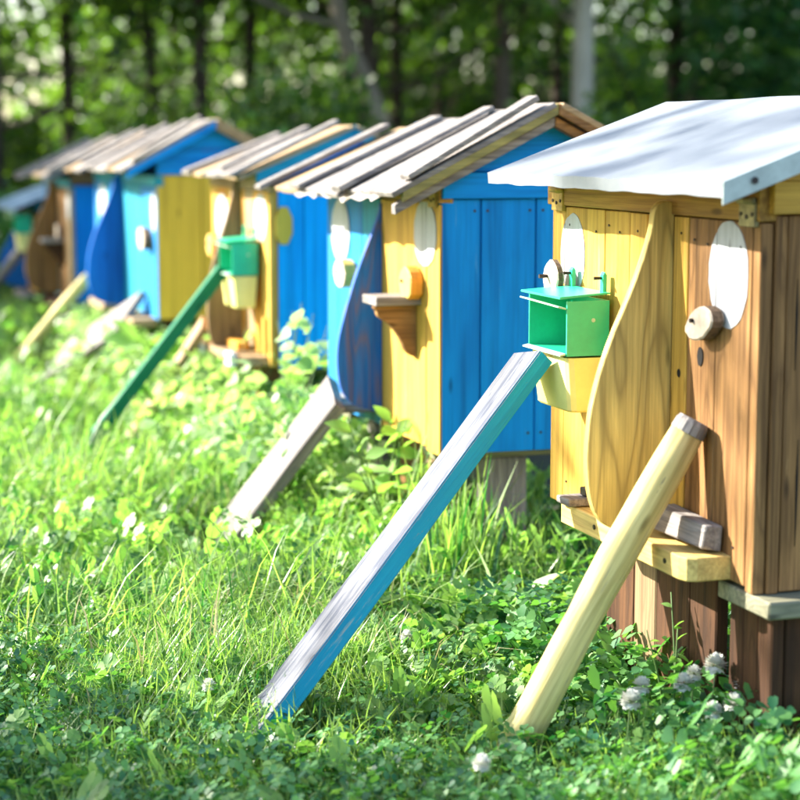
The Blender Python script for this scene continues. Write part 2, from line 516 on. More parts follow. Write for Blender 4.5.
def bargeboards(parent, y, eave, ridge, D, h, mat_f, mat_b, t=0.018, inset=0.02):
    bx = 2 * ridge[0] - eave[0]
    def brd(a, b, m):
        pts = []
        for k in (-h, -0.003):
            for P, yy in ((a, y), (b, y), (b, y + t), (a, y + t)):
                pts.append((P[0], yy, P[1] + k))
        hexa("barge_board", parent, pts, m)
    brd((eave[0] + inset, eave[1] + inset * (ridge[1] - eave[1]) / (ridge[0] - eave[0])), (ridge[0] - 0.001, ridge[1]), mat_f)
    brd((ridge[0] + 0.001, ridge[1]), (bx - inset, eave[1] + inset * (ridge[1] - eave[1]) / (ridge[0] - eave[0])), mat_b)

def board_roof(parent, y0, y1, eave0, ridge0, nb, mats, cap_mat, cap_every=1, seed=0, de=0.0, dr=0.0, low=0.014):
    rr = random.Random(seed)
    def at(y):
        f = (y - y0) / (y1 - y0)
        return (eave0[0], eave0[1] - low - de * f), (ridge0[0], ridge0[1] - low - dr * f), (2 * ridge0[0] - eave0[0], eave0[1] - low - de * f)
    w = (y1 - y0) / nb
    for k in range(nb):
        a, b = y0 + k * w, y0 + (k + 1) * w
        eave, ridge, bx = at((a + b) / 2)
        e = rr.uniform(-0.022, 0.012)
        ez = e * (ridge[1] - eave[1]) / (ridge[0] - eave[0])
        lf = 0.002 + rr.uniform(0, 0.006)
        slope("roof_board", parent, a + 0.003, b - 0.003, (eave[0] + e, eave[1] + ez), (ridge[0] - 0.002, ridge[1]), 0.014, mats[rr.randrange(len(mats))], lf)
        slope("roof_board", parent, a + 0.003, b - 0.003, (bx[0], bx[1]), (ridge[0] + 0.002, ridge[1]), 0.014, mats[rr.randrange(len(mats))], lf)
    for k in range(0, nb + 1, cap_every):
        yc = y0 + k * w + rr.uniform(-0.01, 0.01)
        yc = min(max(yc, y0 + 0.03), y1 - 0.03)
        eave, ridge, bx = at(yc)
        e = rr.uniform(-0.03, 0.05)
        ez = e * (ridge[1] - eave[1]) / (ridge[0] - eave[0])
        ww = rr.uniform(0.032, 0.045)
        slope("roof_batten", parent, yc - ww, yc + ww, (eave[0] + e, eave[1] + ez), (ridge[0] - rr.uniform(0.006, 0.05), ridge[1] - 0.002), 0.013, cap_mat, 0.0215 + rr.uniform(0, 0.003))

def tin_roof(parent, y0, y1, eave, ridge, mat, edge_mat, lip=0.014, seed=1, wav=0.0025):
    rr = np.random.default_rng(seed)
    ns, nyy = 15, 40
    bx = (2 * ridge[0] - eave[0], eave[1])
    prof = [(eave[0] + 0.002, eave[1] - lip)]
    for k in range(ns):
        t = k / (ns - 1)
        prof.append((eave[0] + (ridge[0] - eave[0]) * t, eave[1] + (ridge[1] - eave[1]) * t))
    for k in range(1, ns):
        t = k / (ns - 1)
        prof.append((ridge[0] + (bx[0] - ridge[0]) * t, ridge[1] + (bx[1] - ridge[1]) * t))
    prof.append((bx[0] - 0.002, eave[1] - lip))
    prof = np.array(prof)
    ys = np.linspace(y0, y1, nyy)
    ph = rr.uniform(0, 6, 6)
    bm = bmesh.new()
    grid = []
    for iy, y in enumerate(ys):
        row = []
        for ip, (x, z) in enumerate(prof):
            dz = wav * 0.35 * (math.sin(9 * y + ph[0] + 5 * x) + 0.7 * math.sin(23 * y + ph[1] - 9 * x))
            if ip <= 1:
                dz += wav * (math.sin(31 * y + ph[2]) + 0.8 * math.sin(57 * y + ph[3])) * 0.8
            row.append(bm.verts.new((x + (0.5 * dz if ip <= 1 else 0), y, z + dz * (0.4 if ip <= 1 else 1) + 0.004)))
        grid.append(row)
    for a, b in zip(grid, grid[1:]):
        for k in range(len(prof) - 1):
            bm.faces.new((a[k], a[k + 1], b[k + 1], b[k]))
    bmesh.ops.recalc_face_normals(bm, faces=bm.faces)
    bmesh.ops.solidify(bm, geom=bm.faces[:], thickness=0.0025)
    o = link("roof_sheet", bm_mesh(bm, "roof_sheet", False), parent, mat)
    return o

# ------------------------------------------------------------------ hive 1: yellow and brown, tin roof
GH = "beehives standing in a row along the clearing"
def hive_one():
    y0 = 2.744
    h = thing("beehive", "yellow and brown beehive with shiny tin roof, nearest in the row", "beehive", (0, y0, 0), 0, GH)
    Y = lambda v: v - y0
    zt, zb = 0.966, 0.357
    front_planks(h, [Y(2.744), Y(2.772), Y(2.895), Y(3.003)], [M['brownZ']] * 3, zb, zt)
    front_planks(h, [Y(3.003), Y(3.060), Y(3.17), Y(3.247), Y(3.361), Y(3.555), Y(3.625)], [M['yellowZ']] * 6, zb - 0.002, zt)
    box("front_beam", h, -0.006, 0.03, 0.0, Y(3.64), 0.969, 1.03, M['beam'])
    oval(h, Y(2.853), 0.876, 0.070, 0.090, [Y(2.895)])
    oval(h, Y(3.515), 0.872, 0.062, 0.082, [Y(3.555)])
    hinge(h, Y(2.780), 0.986, M['hinge'])
    hinge(h, Y(3.582), 0.984, M['hingeyellow'])
    knob(h, Y(2.905), 0.790, 0.052, 0.027, 0.026, M['knob'], M['bark'], 0.004, -0.35)
    knob(h, Y(3.535), 0.822, 0.038, 0.040, 0.016, M['knob'], M['bark'], 0.026, 0.3, 0.018)
    prism("knot_hole", h, ellipse(Y(2.950), 0.728, 0.011, 0.017, 14, 0.08), 'x', 0.002, -0.0022, M['black'], 0)
    prism("knot_hole", h, ellipse(Y(3.03), 0.69, 0.007, 0.008, 12, 0.08), 'x', 0.002, -0.0022, M['black'], 0)
    fin(h, Y(3.063), M['finyellow'], [(p[0] * 0.94, p[1]) for p in FIN])
    lb = landing_bar(h, Y(2.822), Y(3.37), 0.362, 0.403, M['barpale'])
    for yy in (2.90, 3.0, 3.2):
        nail(lb, -0.085, Y(yy), 0.384, 0.005, 'x', 0.002)
    hexa("entrance_block", h, [(-0.045, Y(2.845), 0.413), (-0.008, Y(2.845), 0.405), (-0.008, Y(3.03), 0.405), (-0.050, Y(3.03), 0.413),
                               (-0.037, Y(2.845), 0.452), (-0.004, Y(2.845), 0.450), (-0.004, Y(3.03), 0.455), (-0.040, Y(3.03), 0.455)], M['greyY'], 0.002)
    box("entrance_peg", h, -0.03, -0.008, Y(2.86), Y(2.88), 0.404, 0.414, M['dkbrownY'], 0.003)
    e2 = box("entrance_slide", h, -0.10, -0.03, Y(3.29), Y(3.35), 0.406, 0.420, M['greyY'], 0.002)
    box("slide_clip", e2, -0.06, -0.045, Y(3.30), Y(3.33), 0.421, 0.437, M['iron'], 0.002)
    # side wall
    box("corner_post", h, 0.024, 0.045, -0.003, 0.018, zb - 0.004, 0.978, M['brownZ'])
    side_planks(h, [0.046, 0.17, 0.285, 0.41, 0.52], M['brownZ'], zb, 0.978)
    side_planks(h, [0.024, 0.15, 0.27, 0.40, 0.52], M['yellowZ'], zb, 0.978, Y(3.606))
    for x, z, hh in ((0.066, 0.80, 0.075), (0.075, 0.52, 0.09), (0.21, 0.70, 0.08)):
        prism("wood_crack", h, [(x, z - hh), (x + 0.0018, z - hh * 0.3), (x + 0.0022, z + hh * 0.2), (x + 0.0005, z + hh), (x - 0.0012, z + hh * 0.3), (x - 0.0008, z - hh * 0.4)], 'y', -0.0016, 0.004, M['black'], 0)
    for yy in (2.81, 2.93, 2.98, 3.03, 3.12, 3.21, 3.29, 3.34, 3.40, 3.53):
        nail(h, -0.0015, Y(yy), 0.930 + 0.008 * math.sin(yy * 40), 0.0026, 'x', 0.0015)
        nail(h, -0.0015, Y(yy) + 0.004, 0.415 + 0.008 * math.sin(yy * 30), 0.0026, 'x', 0.0015)
    box("back_wall", h, 0.52, 0.54, 0.0, Y(3.625), zb, 0.99, M['brownZ'])
    box("gable_beam", h, 0.012, 0.50, -0.016, 0.02, 0.981, 1.033, M['yellowX'])
    box("hive_floor", h, 0.03, 0.51, 0.03, Y(3.59), zb + 0.005, zb + 0.03, M['brownX'])
    eave, ridge = (-0.128, 1.030), (0.270, 1.175)
    gable(h, 0.54, 1.034, eave, ridge, M['yellowX'])
    gable(h, 0.54, 0.99, eave, ridge, M['yellowX'], Y(3.606))
    ys, ye = Y(2.640), Y(3.665)
    bx = (2 * ridge[0] - eave[0], eave[1])
    for k in range(5):
        a, b = ys + 0.012 + k * (ye - ys - 0.02) / 5, ys + 0.012 + (k + 1) * (ye - ys - 0.02) / 5
        slope("under_roof_board", h, a + .002, b - .002, (eave[0] + 0.016, eave[1] - 0.0085), (ridge[0] - 0.001, ridge[1] - 0.014), 0.012, M['yellowX'])
        slope("under_roof_board", h, a + .002, b - .002, (bx[0] - 0.006, bx[1] - 0.0125), (ridge[0] + 0.001, ridge[1] - 0.014), 0.012, M['yellowX'])
    tin_roof(h, ys, ye, eave, ridge, M['tin'], None, 0.022)
    # flashing folded down along the near gable edge
    for a, b in ((eave, ridge), (ridge, bx)):
        pts = []
        for k in (-0.030, 0.0065):
            for P, yy in ((a, ys - 0.0045), (b, ys - 0.0045), (b, ys - 0.001), (a, ys - 0.001)):
                pts.append((P[0], yy, P[1] + k))
        f = hexa("roof_flashing", h, pts, M['tinedge'], 0.0008, 0)
        if a is eave:
            nail(f, -0.075, ys - 0.0045, 1.038, 0.006, 'y', 0.003)
    # stand
    box("base_beam", h, 0.0, 0.52, -0.055, 0.125, 0.322, 0.352, M['greymoss'], 0.003)
    box("base_beam", h, 0.0, 0.52, Y(3.40), Y(3.56), 0.322, 0.352, M['greymoss'], 0.003)
    for a, b in ((-0.012, 0.035), (0.037, 0.085), (0.087, 0.135)):
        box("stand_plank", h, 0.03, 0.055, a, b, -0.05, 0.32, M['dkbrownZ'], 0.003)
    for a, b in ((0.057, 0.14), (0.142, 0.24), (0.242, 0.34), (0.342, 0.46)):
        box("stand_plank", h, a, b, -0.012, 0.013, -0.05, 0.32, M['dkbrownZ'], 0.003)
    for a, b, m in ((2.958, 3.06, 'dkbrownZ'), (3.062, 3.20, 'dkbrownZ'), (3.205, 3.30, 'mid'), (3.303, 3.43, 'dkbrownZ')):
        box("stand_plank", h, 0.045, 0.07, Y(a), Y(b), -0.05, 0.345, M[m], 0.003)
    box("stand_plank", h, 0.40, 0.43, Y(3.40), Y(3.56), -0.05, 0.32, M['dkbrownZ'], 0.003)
    return h
hive_one()

# ------------------------------------------------------------------ hive 2: blue sides, board roof
def hive_two():
    y0 = 4.322
    h = thing("beehive", "blue sided beehive with grey board roof and wooden shelf on its yellow front", "beehive", (0, y0, 0), 0, GH)
    Y = lambda v: v - y0
    zb, zt = 0.337, 0.945
    W = Y(5.33)
    front_planks(h, [0.0, Y(4.43), Y(4.60), Y(4.815)], [M['yellowZ']] * 3, zb, zt)
    front_planks(h, [Y(4.815), Y(4.98), Y(5.10), Y(5.22), W], [M['tealZ'], M['cyanZ'], M['cyanZ'], M['cyanZ']], zb, zt)
    box("front_beam", h, -0.006, 0.03, 0.0, W, 0.949, 1.0, M['beam'])
    oval(h, Y(4.44), 0.872, 0.085, 0.082, [Y(4.43)])
    oval(h, Y(5.19), 0.845, 0.09, 0.090)
    hinge(h, Y(4.37), 0.964, M['hingeyellow'])
    hinge(h, Y(5.28), 0.964, M['hingeyellow'])
    knob(h, Y(4.49), 0.745, 0.05, 0.042, 0.034, M['knobyellow'], M['orange'], 0.004, 0.2)
    knob(h, Y(5.06), 0.732, 0.055, 0.038, 0.04, M['knob'], M['knobyellow'], 0.004, 0.2)
    F2 = [(0.0, 0.935), (-0.004, 0.93), (-0.008, 0.90), (-0.045, 0.81), (-0.072, 0.74), (-0.103, 0.64), (-0.120, 0.57), (-0.122, 0.50),
          (-0.110, 0.44), (-0.075, 0.40), (-0.03, 0.385), (-0.001, 0.375)]
    fin(h, Y(4.80), M['navy'], F2)
    sh = shelf(h, Y(4.515), 0.692, M['greyX'], M['brownX'])
    box("landing_board", h, -0.13, 0.0, Y(4.83), Y(5.06), 0.375, 0.40, M['greyX'], 0.002)
    side_planks(h, [0.0, 0.102, 0.245, 0.37, 0.53], M['blueZ'], zb, 0.957)
    side_planks(h, [0.024, 0.15, 0.27, 0.40, 0.53], M['blueZ'], zb, 0.957, W - 0.02)
    for x in (0.085, 0.118, 0.228, 0.262):
        nail(h, x, 0.0, zb + 0.045, 0.0035, 'y', 0.0015)
        nail(h, x, 0.0, 0.93, 0.0035, 'y', 0.0015)
    box("back_wall", h, 0.53, 0.55, 0.0, W, zb, 0.99, M['blueZ'])
    box("hive_floor", h, 0.03, 0.52, 0.03, W - 0.03, zb + 0.005, zb + 0.03, M['brownX'])
    box("gable_beam", h, 0.001, 0.53, -0.012, 0.02, 0.960, 1.022, M['blueX'])
    box("corner_strip", h, -0.004, 0.0, 0.0, 0.012, zb, 0.945, M['yellowZ'], 0.0008)
    eave, ridge = (-0.140, 0.975), (0.272, 1.190)
    gable(h, 0.55, 1.024, eave, ridge, M['blueX'], 0.004)
    gable(h, 0.55, 0.96, eave, ridge, M['blueX'], W - 0.02)
    bargeboards(h, -0.072, eave, ridge, 0.55, 0.030, M['mossy'], M['brownX'])
    bargeboards(h, -0.050, (eave[0] - 0.012, eave[1] - 0.034), (ridge[0], ridge[1] - 0.032), 0.55, 0.026, M['greyX'], M['brownX'], 0.03)
    board_roof(h, Y(4.245), Y(5.47), eave, ridge, 6, [M['greyX'], M['greyX'], M['greyX'], M['rawX']], M['greyX'], 2, 5, 0.014, 0.06)
    # bent tin sheet under the boards at the eave
    bm = bmesh.new()
    rows = []
    for k in range(36):
        y = Y(4.36) + k * 0.02
        r = []
        for q in range(3):
            x = -0.165 + q * 0.05
            z = eave[1] - 0.022 + q * 0.0265 + (0.006 * math.sin(k * 0.9) + 0.005 * math.sin(k * 0.37)) * (1 - q * 0.45)
            r.append(bm.verts.new((x + 0.006 * math.sin(k * 0.5) * (q == 0), y, z)))
        rows.append(r)
    for a, b in zip(rows, rows[1:]):
        for q in range(2):
            bm.faces.new((a[q], a[q + 1], b[q + 1], b[q]))
    bmesh.ops.solidify(bm, geom=bm.faces[:], thickness=0.002)
    link("tin_flashing", bm_mesh(bm, "tin_flashing"), h, M['tinwhite'])
    # stand
    box("stand_post", h, 0.145, 0.258, Y(4.40), Y(4.47), -0.05, 0.31, M['greyZ'], 0.004)
    box("stand_post", h, 0.0, 0.05, Y(4.40), Y(4.44), -0.05, 0.31, M['rawZ'], 0.004)
    box("stand_plank", h, 0.08, 0.105, Y(4.50), Y(4.92), 0.05, 0.33, M['brownZ'], 0.003)
    box("stand_post", h, 0.02, 0.07, Y(4.93), Y(5.0), -0.05, 0.33, M['greyZ'], 0.004)
    box("stand_post", h, 0.30, 0.40, Y(5.15), Y(5.22), -0.05, 0.31, M['greyZ'], 0.004)
    box("base_beam", h, 0.01, 0.52, Y(4.39), Y(4.48), 0.312, 0.334, M['greymoss'], 0.003)
    box("base_beam", h, 0.01, 0.52, Y(5.14), Y(5.23), 0.312, 0.334, M['greymoss'], 0.003)
    return h
hive_two()

# ------------------------------------------------------------------ hive 3: orange-yellow front, blue side
def hive_three():
    y0 = 6.02
    h = thing("beehive", "yellow fronted beehive with bright blue side bearing a yellow octagon patch", "beehive", (0, y0, 0), 0, GH)
    Y = lambda v: v - y0
    zb, zt = 0.355, 0.93
    W = Y(6.90)
    front_planks(h, [0.0, Y(6.12), Y(6.25), Y(6.38), Y(6.52), Y(6.66), Y(6.78), W],
                 [M['yellowZ'], M['orange'], M['rawZ'], M['orange'], M['yellowZ'], M['orange'], M['yellowZ']], zb, zt)
    box("front_beam", h, -0.006, 0.03, 0.0, W, 0.934, 0.985, M['rawY'])
    oval(h, Y(6.14), 0.845, 0.085, 0.08)
    oval(h, Y(6.72), 0.82, 0.10, 0.088)
    F3 = [(p[0] * 0.72, p[1] - 0.03) for p in FIN]
    fin(h, Y(6.42), M['mid'], F3)
    lb = landing_bar(h, Y(6.05), Y(6.62), 0.362, 0.392, M['rawY'], -0.10)
    for yy in (6.07, 6.55):
        box("bar_end_block", lb, -0.125, -0.102, Y(yy), Y(yy + 0.09), 0.358, 0.405, M['white'], 0.004)
    box("entrance_block", h, -0.06, -0.02, Y(6.25), Y(6.45), 0.394, 0.42, M['orange'], 0.002)
    box("front_strip", h, -0.012, -0.003, Y(6.06), Y(6.09), 0.40, 0.52, M['yellowZ'], 0.001)
    knob(h, Y(6.80), 0.72, 0.05, 0.04, 0.03, M['knobyellow'], M['orange'], 0.004, 0.2)
    side_planks(h, [0.026, 0.115, 0.25, 0.38, 0.53], M['skyblue'], zb, 0.96)
    box("corner_post", h, 0.0232, 0.0252, -0.004, 0.02, zb, 0.96, M['yellowZ'], 0.0003, 0)
    side_planks(h, [0.024, 0.15, 0.27, 0.40, 0.53], M['olive'], zb, 0.96, W - 0.02)
    box("back_wall", h, 0.53, 0.55, 0.0, W, zb, 0.98, M['blueZ'])
    box("hive_floor", h, 0.03, 0.52, 0.03, W - 0.03, zb + 0.005, zb + 0.03, M['brownX'])
    oc = [(0.045 + 0.031 * math.cos(R(22.5 + 45 * k)), 0.823 + 0.066 * math.sin(R(22.5 + 45 * k))) for k in range(8)]
    prism("octagon_patch", h, oc, 'y', -0.003, -0.012, M['olive'], 0.001)
    eave, ridge = (-0.105, 0.985), (0.275, 1.150)
    gable(h, 0.55, 0.964, eave, ridge, M['blueX'], 0.0)
    gable(h, 0.55, 0.964, eave, ridge, M['blueX'], W - 0.02)
    bargeboards(h, -0.055, eave, ridge, 0.55, 0.045, M['tealX'], M['tealX'], 0.02, 0.05)
    board_roof(h, Y(5.955), Y(6.96), eave, ridge, 5, [M['rawX'], M['greyX'], M['greyX']], M['greyX'], 2, 9, 0.01, 0.05)
    box("stand_post", h, 0.0, 0.11, Y(6.18), Y(6.42), -0.05, 0.35, M['brownZ'], 0.004)
    box("stand_post", h, 0.0, 0.11, Y(6.60), Y(6.74), -0.05, 0.35, M['brownZ'], 0.004)
    box("stand_post", h, 0.40, 0.50, Y(6.20), Y(6.36), -0.05, 0.35, M['brownZ'], 0.004)
    return h
hive_three()

# ------------------------------------------------------------------ hive 4: wide, mustard side, blue gable
def hive_four():
    y0 = 7.93
    h = thing("beehive", "wide light blue fronted beehive with mustard yellow side and blue gable", "beehive", (-0.01, y0, 0), 0, GH)
    Y = lambda v: v - y0
    zb, zt = 0.345, 0.90
    W = Y(9.60)
    ed = [0.0, Y(8.12), Y(8.32), Y(8.54), Y(8.76), Y(8.97), Y(9.18), Y(9.40), W]
    front_planks(h, ed, [M['cyanZ'], M['cyanZ'], M['tealZ'], M['tealZ'], M['cyanZ'], M['cyanZ'], M['tealZ'], M['cyanZ']], zb, zt)
    box("front_beam", h, -0.006, 0.03, 0.0, W, 0.905, 0.95, M['tealY'])
    oval(h, Y(8.00), 0.80, 0.055, 0.085)
    oval(h, Y(9.35), 0.80, 0.12, 0.085)
    knob(h, Y(8.09), 0.68, 0.07, 0.045, 0.04, M['knob'], M['bark'], 0.004, 0.2)
    F4 = [(p[0] * 1.0, p[1] - 0.05) for p in FIN]
    fin(h, Y(8.76), M['deepblue'], F4, 0.022)
    lb = landing_bar(h, Y(7.98), Y(8.50), 0.315, 0.345, M['rawY'], -0.11)
    landing_bar(h, Y(8.80), Y(9.2), 0.315, 0.345, M['rawY'], -0.10)
    side_planks(h, [0.0, 0.19, 0.36, 0.55], M['olive'], zb, 0.952)
    side_planks(h, [0.024, 0.20, 0.37, 0.55], M['blueZ'], zb, 0.952, W - 0.02)
    box("back_wall", h, 0.55, 0.57, 0.0, W, zb, 0.98, M['blueZ'])
    box("hive_floor", h, 0.03, 0.54, 0.03, W - 0.03, zb + 0.005, zb + 0.03, M['brownX'])
    box("gable_beam", h, 0.002, 0.55, -0.012, 0.02, 0.955, 1.015, M['blueX'])
    eave, ridge = (-0.13, 0.985), (0.245, 1.186)
    gable(h, 0.55, 1.017, eave, ridge, M['blueX'], 0.0)
    gable(h, 0.55, 0.955, eave, ridge, M['blueX'], W - 0.02)
    # a few dark illegible strokes daubed on the gable
    for k, (x, z, w, t) in enumerate(((0.205, 1.055, 0.004, 0.016), (0.218, 1.060, 0.010, 0.004), (0.232, 1.056, 0.004, 0.018), (0.247, 1.059, 0.009, 0.004), (0.262, 1.056, 0.004, 0.016))):
        box("paint_stroke", h, x - w, x + w, -0.0012, 0.0005, z - t / 2, z + t / 2, M['navy'], 0, 0)
    bargeboards(h, -0.06, eave, ridge, 0.55, 0.042, M['blueX'], M['rawX'], 0.02, 0.0)
    board_roof(h, Y(7.865), Y(9.70), eave, ridge, 8, [M['greyX'], M['rawX'], M['greyX']], M['greyX'], 2, 21, 0.03, 0.055)
    for a, b in ((8.02, 8.16), (9.3, 9.46)):
        box("stand_post", h, 0.05, 0.17, Y(a), Y(b), -0.08, 0.34, M['dkbrownZ'], 0.004)
        box("stand_post", h, 0.38, 0.50, Y(a), Y(b), -0.08, 0.34, M['dkbrownZ'], 0.004)
    return h
hive_four()

# ------------------------------------------------------------------ hive 5: brown divider, blue side
def hive_five():
    y0 = 9.85
    h = thing("beehive", "brown fronted beehive with plain blue side, shaded, between the wide hive and the last", "beehive", (-0.10, y0, -0.02), 0, GH)
    zb, zt = 0.29, 0.87
    W = 1.0
    front_planks(h, [0.0, 0.12, 0.27, 0.45], [M['rawZ'], M['brownZ'], M['brownZ']], zb, zt)
    front_planks(h, [0.45, 0.63, 0.82, W], [M['tealZ'], M['tealZ'], M['cyanZ']], zb, zt)
    box("front_beam", h, -0.006, 0.03, 0.0, W, 0.874, 0.92, M['tealY'])
    oval(h, 0.06, 0.79, 0.05, 0.085)
    F5 = [(p[0] * 1.05, p[1] - 0.09) for p in FIN]
    fin(h, 0.45, M['brownZ'], F5, 0.022)
    shelf(h, 0.24, 0.585, M['greyX'], M['dkbrownX'])
    knob(h, 0.26, 0.64, 0.05, 0.04, 0.035, M['knob'], M['bark'], 0.004, 0.2)
    landing_bar(h, 0.02, 0.40, 0.25, 0.285, M['dkbrownY'], -0.09)
    side_planks(h, [0.024, 0.15, 0.27, 0.40, 0.53], M['blueZ'], zb, 0.885)
    side_planks(h, [0.024, 0.15, 0.27, 0.40, 0.53], M['blueZ'], zb, 0.885, W - 0.02)
    box("gable_beam", h, 0.002, 0.53, -0.012, 0.02, 0.888, 0.945, M['brownX'])
    box("back_wall", h, 0.53, 0.55, 0.0, W, zb, 0.90, M['blueZ'])
    box("hive_floor", h, 0.03, 0.52, 0.03, W - 0.03, zb + 0.005, zb + 0.03, M['brownX'])
    eave, ridge = (-0.13, 0.935), (0.27, 1.135)
    gable(h, 0.55, 0.947, eave, ridge, M['brownX'], 0.0)
    gable(h, 0.55, 0.89, eave, ridge, M['brownX'], W - 0.02)
    bargeboards(h, -0.06, eave, ridge, 0.55, 0.035, M['greyX'], M['greyX'], 0.02, 0.0)
    board_roof(h, -0.075, W + 0.10, eave, ridge, 6, [M['greyX'], M['greyX'], M['rawX']], M['greyX'], 2, 33, 0.02, 0.03)
    for a in (0.06, 0.78):
        box("stand_post", h, 0.04, 0.17, a, a + 0.16, -0.12, 0.285, M['dkbrownZ'], 0.004)
        box("stand_post", h, 0.38, 0.50, a, a + 0.16, -0.12, 0.285, M['greyZ'], 0.004)
    return h
hive_five()

# ------------------------------------------------------------------ hive 6: dark blue and yellow under a low tin roof
def hive_six():
    h = thing("beehive", "low dark blue and yellow beehive under blue grey tin, farthest in the row", "beehive", (-0.06, 11.6, -0.06), 0, GH)
    zb, zt = 0.24, 0.70
    W = 0.95
    front_planks(h, [0.0, 0.14, 0.28, 0.43], [M['yellowZ'], M['yellowZ'], M['orange']], zb, zt)
    front_planks(h, [0.43, 0.60, 0.78, W], [M['deepblue']] * 3, zb, zt)
    box("front_beam", h, -0.006, 0.03, 0.0, W, 0.704, 0.74, M['dkbrownY'])
    F6 = [(p[0] * 1.0, 0.25 + (p[1] - 0.39) * 0.76) for p in FIN]
    fin(h, 0.43, M['deepblue'], F6)
    landing_bar(h, 0.05, 0.5, 0.20, 0.235, M['greyY'])
    side_planks(h, [0.024, 0.15, 0.27, 0.40, 0.53], M['tealZ'], zb, 0.74)
    side_planks(h, [0.024, 0.15, 0.27, 0.40, 0.53], M['tealZ'], zb, 0.74, W - 0.02)
    box("back_wall", h, 0.53, 0.55, 0.0, W, zb, 0.74, M['tealZ'])
    box("hive_floor", h, 0.03, 0.52, 0.03, W - 0.03, zb + 0.005, zb + 0.03, M['brownX'])
    eave, ridge = (-0.14, 0.745), (0.27, 0.90)
    gable(h, 0.55, 0.743, eave, ridge, M['tealX'], 0.0)
    gable(h, 0.55, 0.743, eave, ridge, M['tealX'], W - 0.02)
    tin_roof(h, -0.10, W + 0.10, eave, ridge, M['tinblue'], None, 0.02, 4)
    for a in (0.06, 0.78):
        box("stand_post", h, 0.04, 0.15, a, a + 0.12, -0.12, 0.235, M['dkbrownZ'], 0.004)
        box("stand_post", h, 0.38, 0.48, a, a + 0.12, -0.12, 0.235, M['dkbrownZ'], 0.004)
    return h
hive_six()

# ------------------------------------------------------------------ plastic feeders hung on the fronts
def shell(name, parent, out, y0, y1, t, mat):
    """open-fronted housing: out = (x,z) outline whose first edge is the opening; walls of thickness t"""
    bm = bmesh.new()
    cx = sum(p[0] for p in out) / len(out)
    (xf, zb), (xb, zb2), (xb2, zt2), (xf2, zt) = out
    def bx(x0, x1, ya, yb, z0, z1):
        v = [bm.verts.new(p) for p in ((x0, ya, z0), (x1, ya, z0), (x1, yb, z0), (x0, yb, z0), (x0, ya, z1), (x1, ya, z1), (x1, yb, z1), (x0, yb, z1))]
        for f in ((0, 1, 2, 3), (4, 5, 6, 7), (0, 1, 5, 4), (1, 2, 6, 5), (2, 3, 7, 6), (3, 0, 4, 7)):
            bm.faces.new([v[i] for i in f])
    bx(xf, xb, y0, y0 + t, zb, zt)
    bx(xf, xb, y1 - t, y1, zb, zt)
    bx(xf, xb, y0 + t + .0002, y1 - t - .0002, zb, zb + t)
    bx(xb - t, xb, y0 + t + .0002, y1 - t - .0002, zb + t + .0002, zt)
    bmesh.ops.recalc_face_normals(bm, faces=bm.faces)
    return link(name, bm_mesh(bm, name), parent, mat)

def make_feeder(loc, label):
    f = thing("plastic_feeder", label, "feeder", loc, 0, "plastic feeders hung on hive fronts")
    w = 0.195
    shell("housing", f, [(-0.09, 0.11), (-0.003, 0.11), (-0.003, 0.225), (-0.09, 0.215)], 0.0, w, 0.0045, M['pgreen'])
    hexa("lid", f, [(-0.106, -0.002, 0.219), (-0.002, -0.002, 0.227), (-0.002, w + 0.002, 0.227), (-0.106, w + 0.004, 0.219),
                    (-0.106, -0.002, 0.2235), (-0.002, -0.002, 0.2305), (-0.002, w + 0.002, 0.2305), (-0.106, w + 0.004, 0.2235)], M['pgreen'], 0.0008, 0)
    hexa("upper_lip", f, [(-0.108, 0.001, 0.203), (-0.0915, 0.001, 0.199), (-0.0915, w - 0.001, 0.204), (-0.108, w + 0.004, 0.208),
                          (-0.108, 0.001, 0.206), (-0.0915, 0.001, 0.2025), (-0.0915, w - 0.001, 0.2075), (-0.108, w + 0.004, 0.211)], M['pwhite'], 0.0006, 0)
    hexa("lower_lip", f, [(-0.103, 0.002, 0.110), (-0.0915, 0.002, 0.112), (-0.0915, w - 0.002, 0.112), (-0.103, w, 0.110),
                          (-0.103, 0.002, 0.1135), (-0.0915, 0.002, 0.116), (-0.0915, w - 0.002, 0.116), (-0.103, w, 0.1135)], M['pwhite'], 0.0006, 0)
    # tapered container with rounded front corners
    bm = bmesh.new()
    rings = []
    for z, x0, x1, ya, yb in ((0.0, -0.074, -0.016, 0.012, w - 0.014), (0.004, -0.078, -0.012, 0.008, w - 0.010), (0.055, -0.083, -0.008, 0.005, w - 0.006), (0.106, -0.088, -0.005, 0.002, w - 0.003)):
        r = 0.014
        pts = [(x1, ya), (x0 + r, ya), (x0 + r * 0.3, ya + r * 0.3), (x0, ya + r), (x0, yb - r), (x0 + r * 0.3, yb - r * 0.3), (x0 + r, yb), (x1, yb)]
        rings.append([bm.verts.new((a, b, z)) for a, b in pts])
    for a, b in zip(rings, rings[1:]):
        for k in range(8):
            bm.faces.new((a[k], a[(k + 1) % 8], b[(k + 1) % 8], b[k]))
    bm.faces.new(rings[0])
    bm.faces.new(rings[-1])
    link("container", bm_mesh(bm, "container"), f, M['pyellow'])
    for y in (0.022, w - 0.022):
        hk = prism("hook", f, [(-0.0025, 0.226), (-0.0105, 0.229), (-0.0105, 0.262), (-0.007, 0.268), (-0.0025, 0.262)], 'y', y - 0.008, y + 0.008, M['pgreen'], 0.0006)
        nail(hk, -0.0105, y, 0.256, 0.0032, 'x', 0.016)
    prism("vent_dot", f, [(-0.036 + 0.004 * math.cos(t * math.pi / 6), 0.178 + 0.004 * math.sin(t * math.pi / 6)) for t in range(12)], 'y', 0.0004, -0.0008, M['pwhite'], 0)
    return f

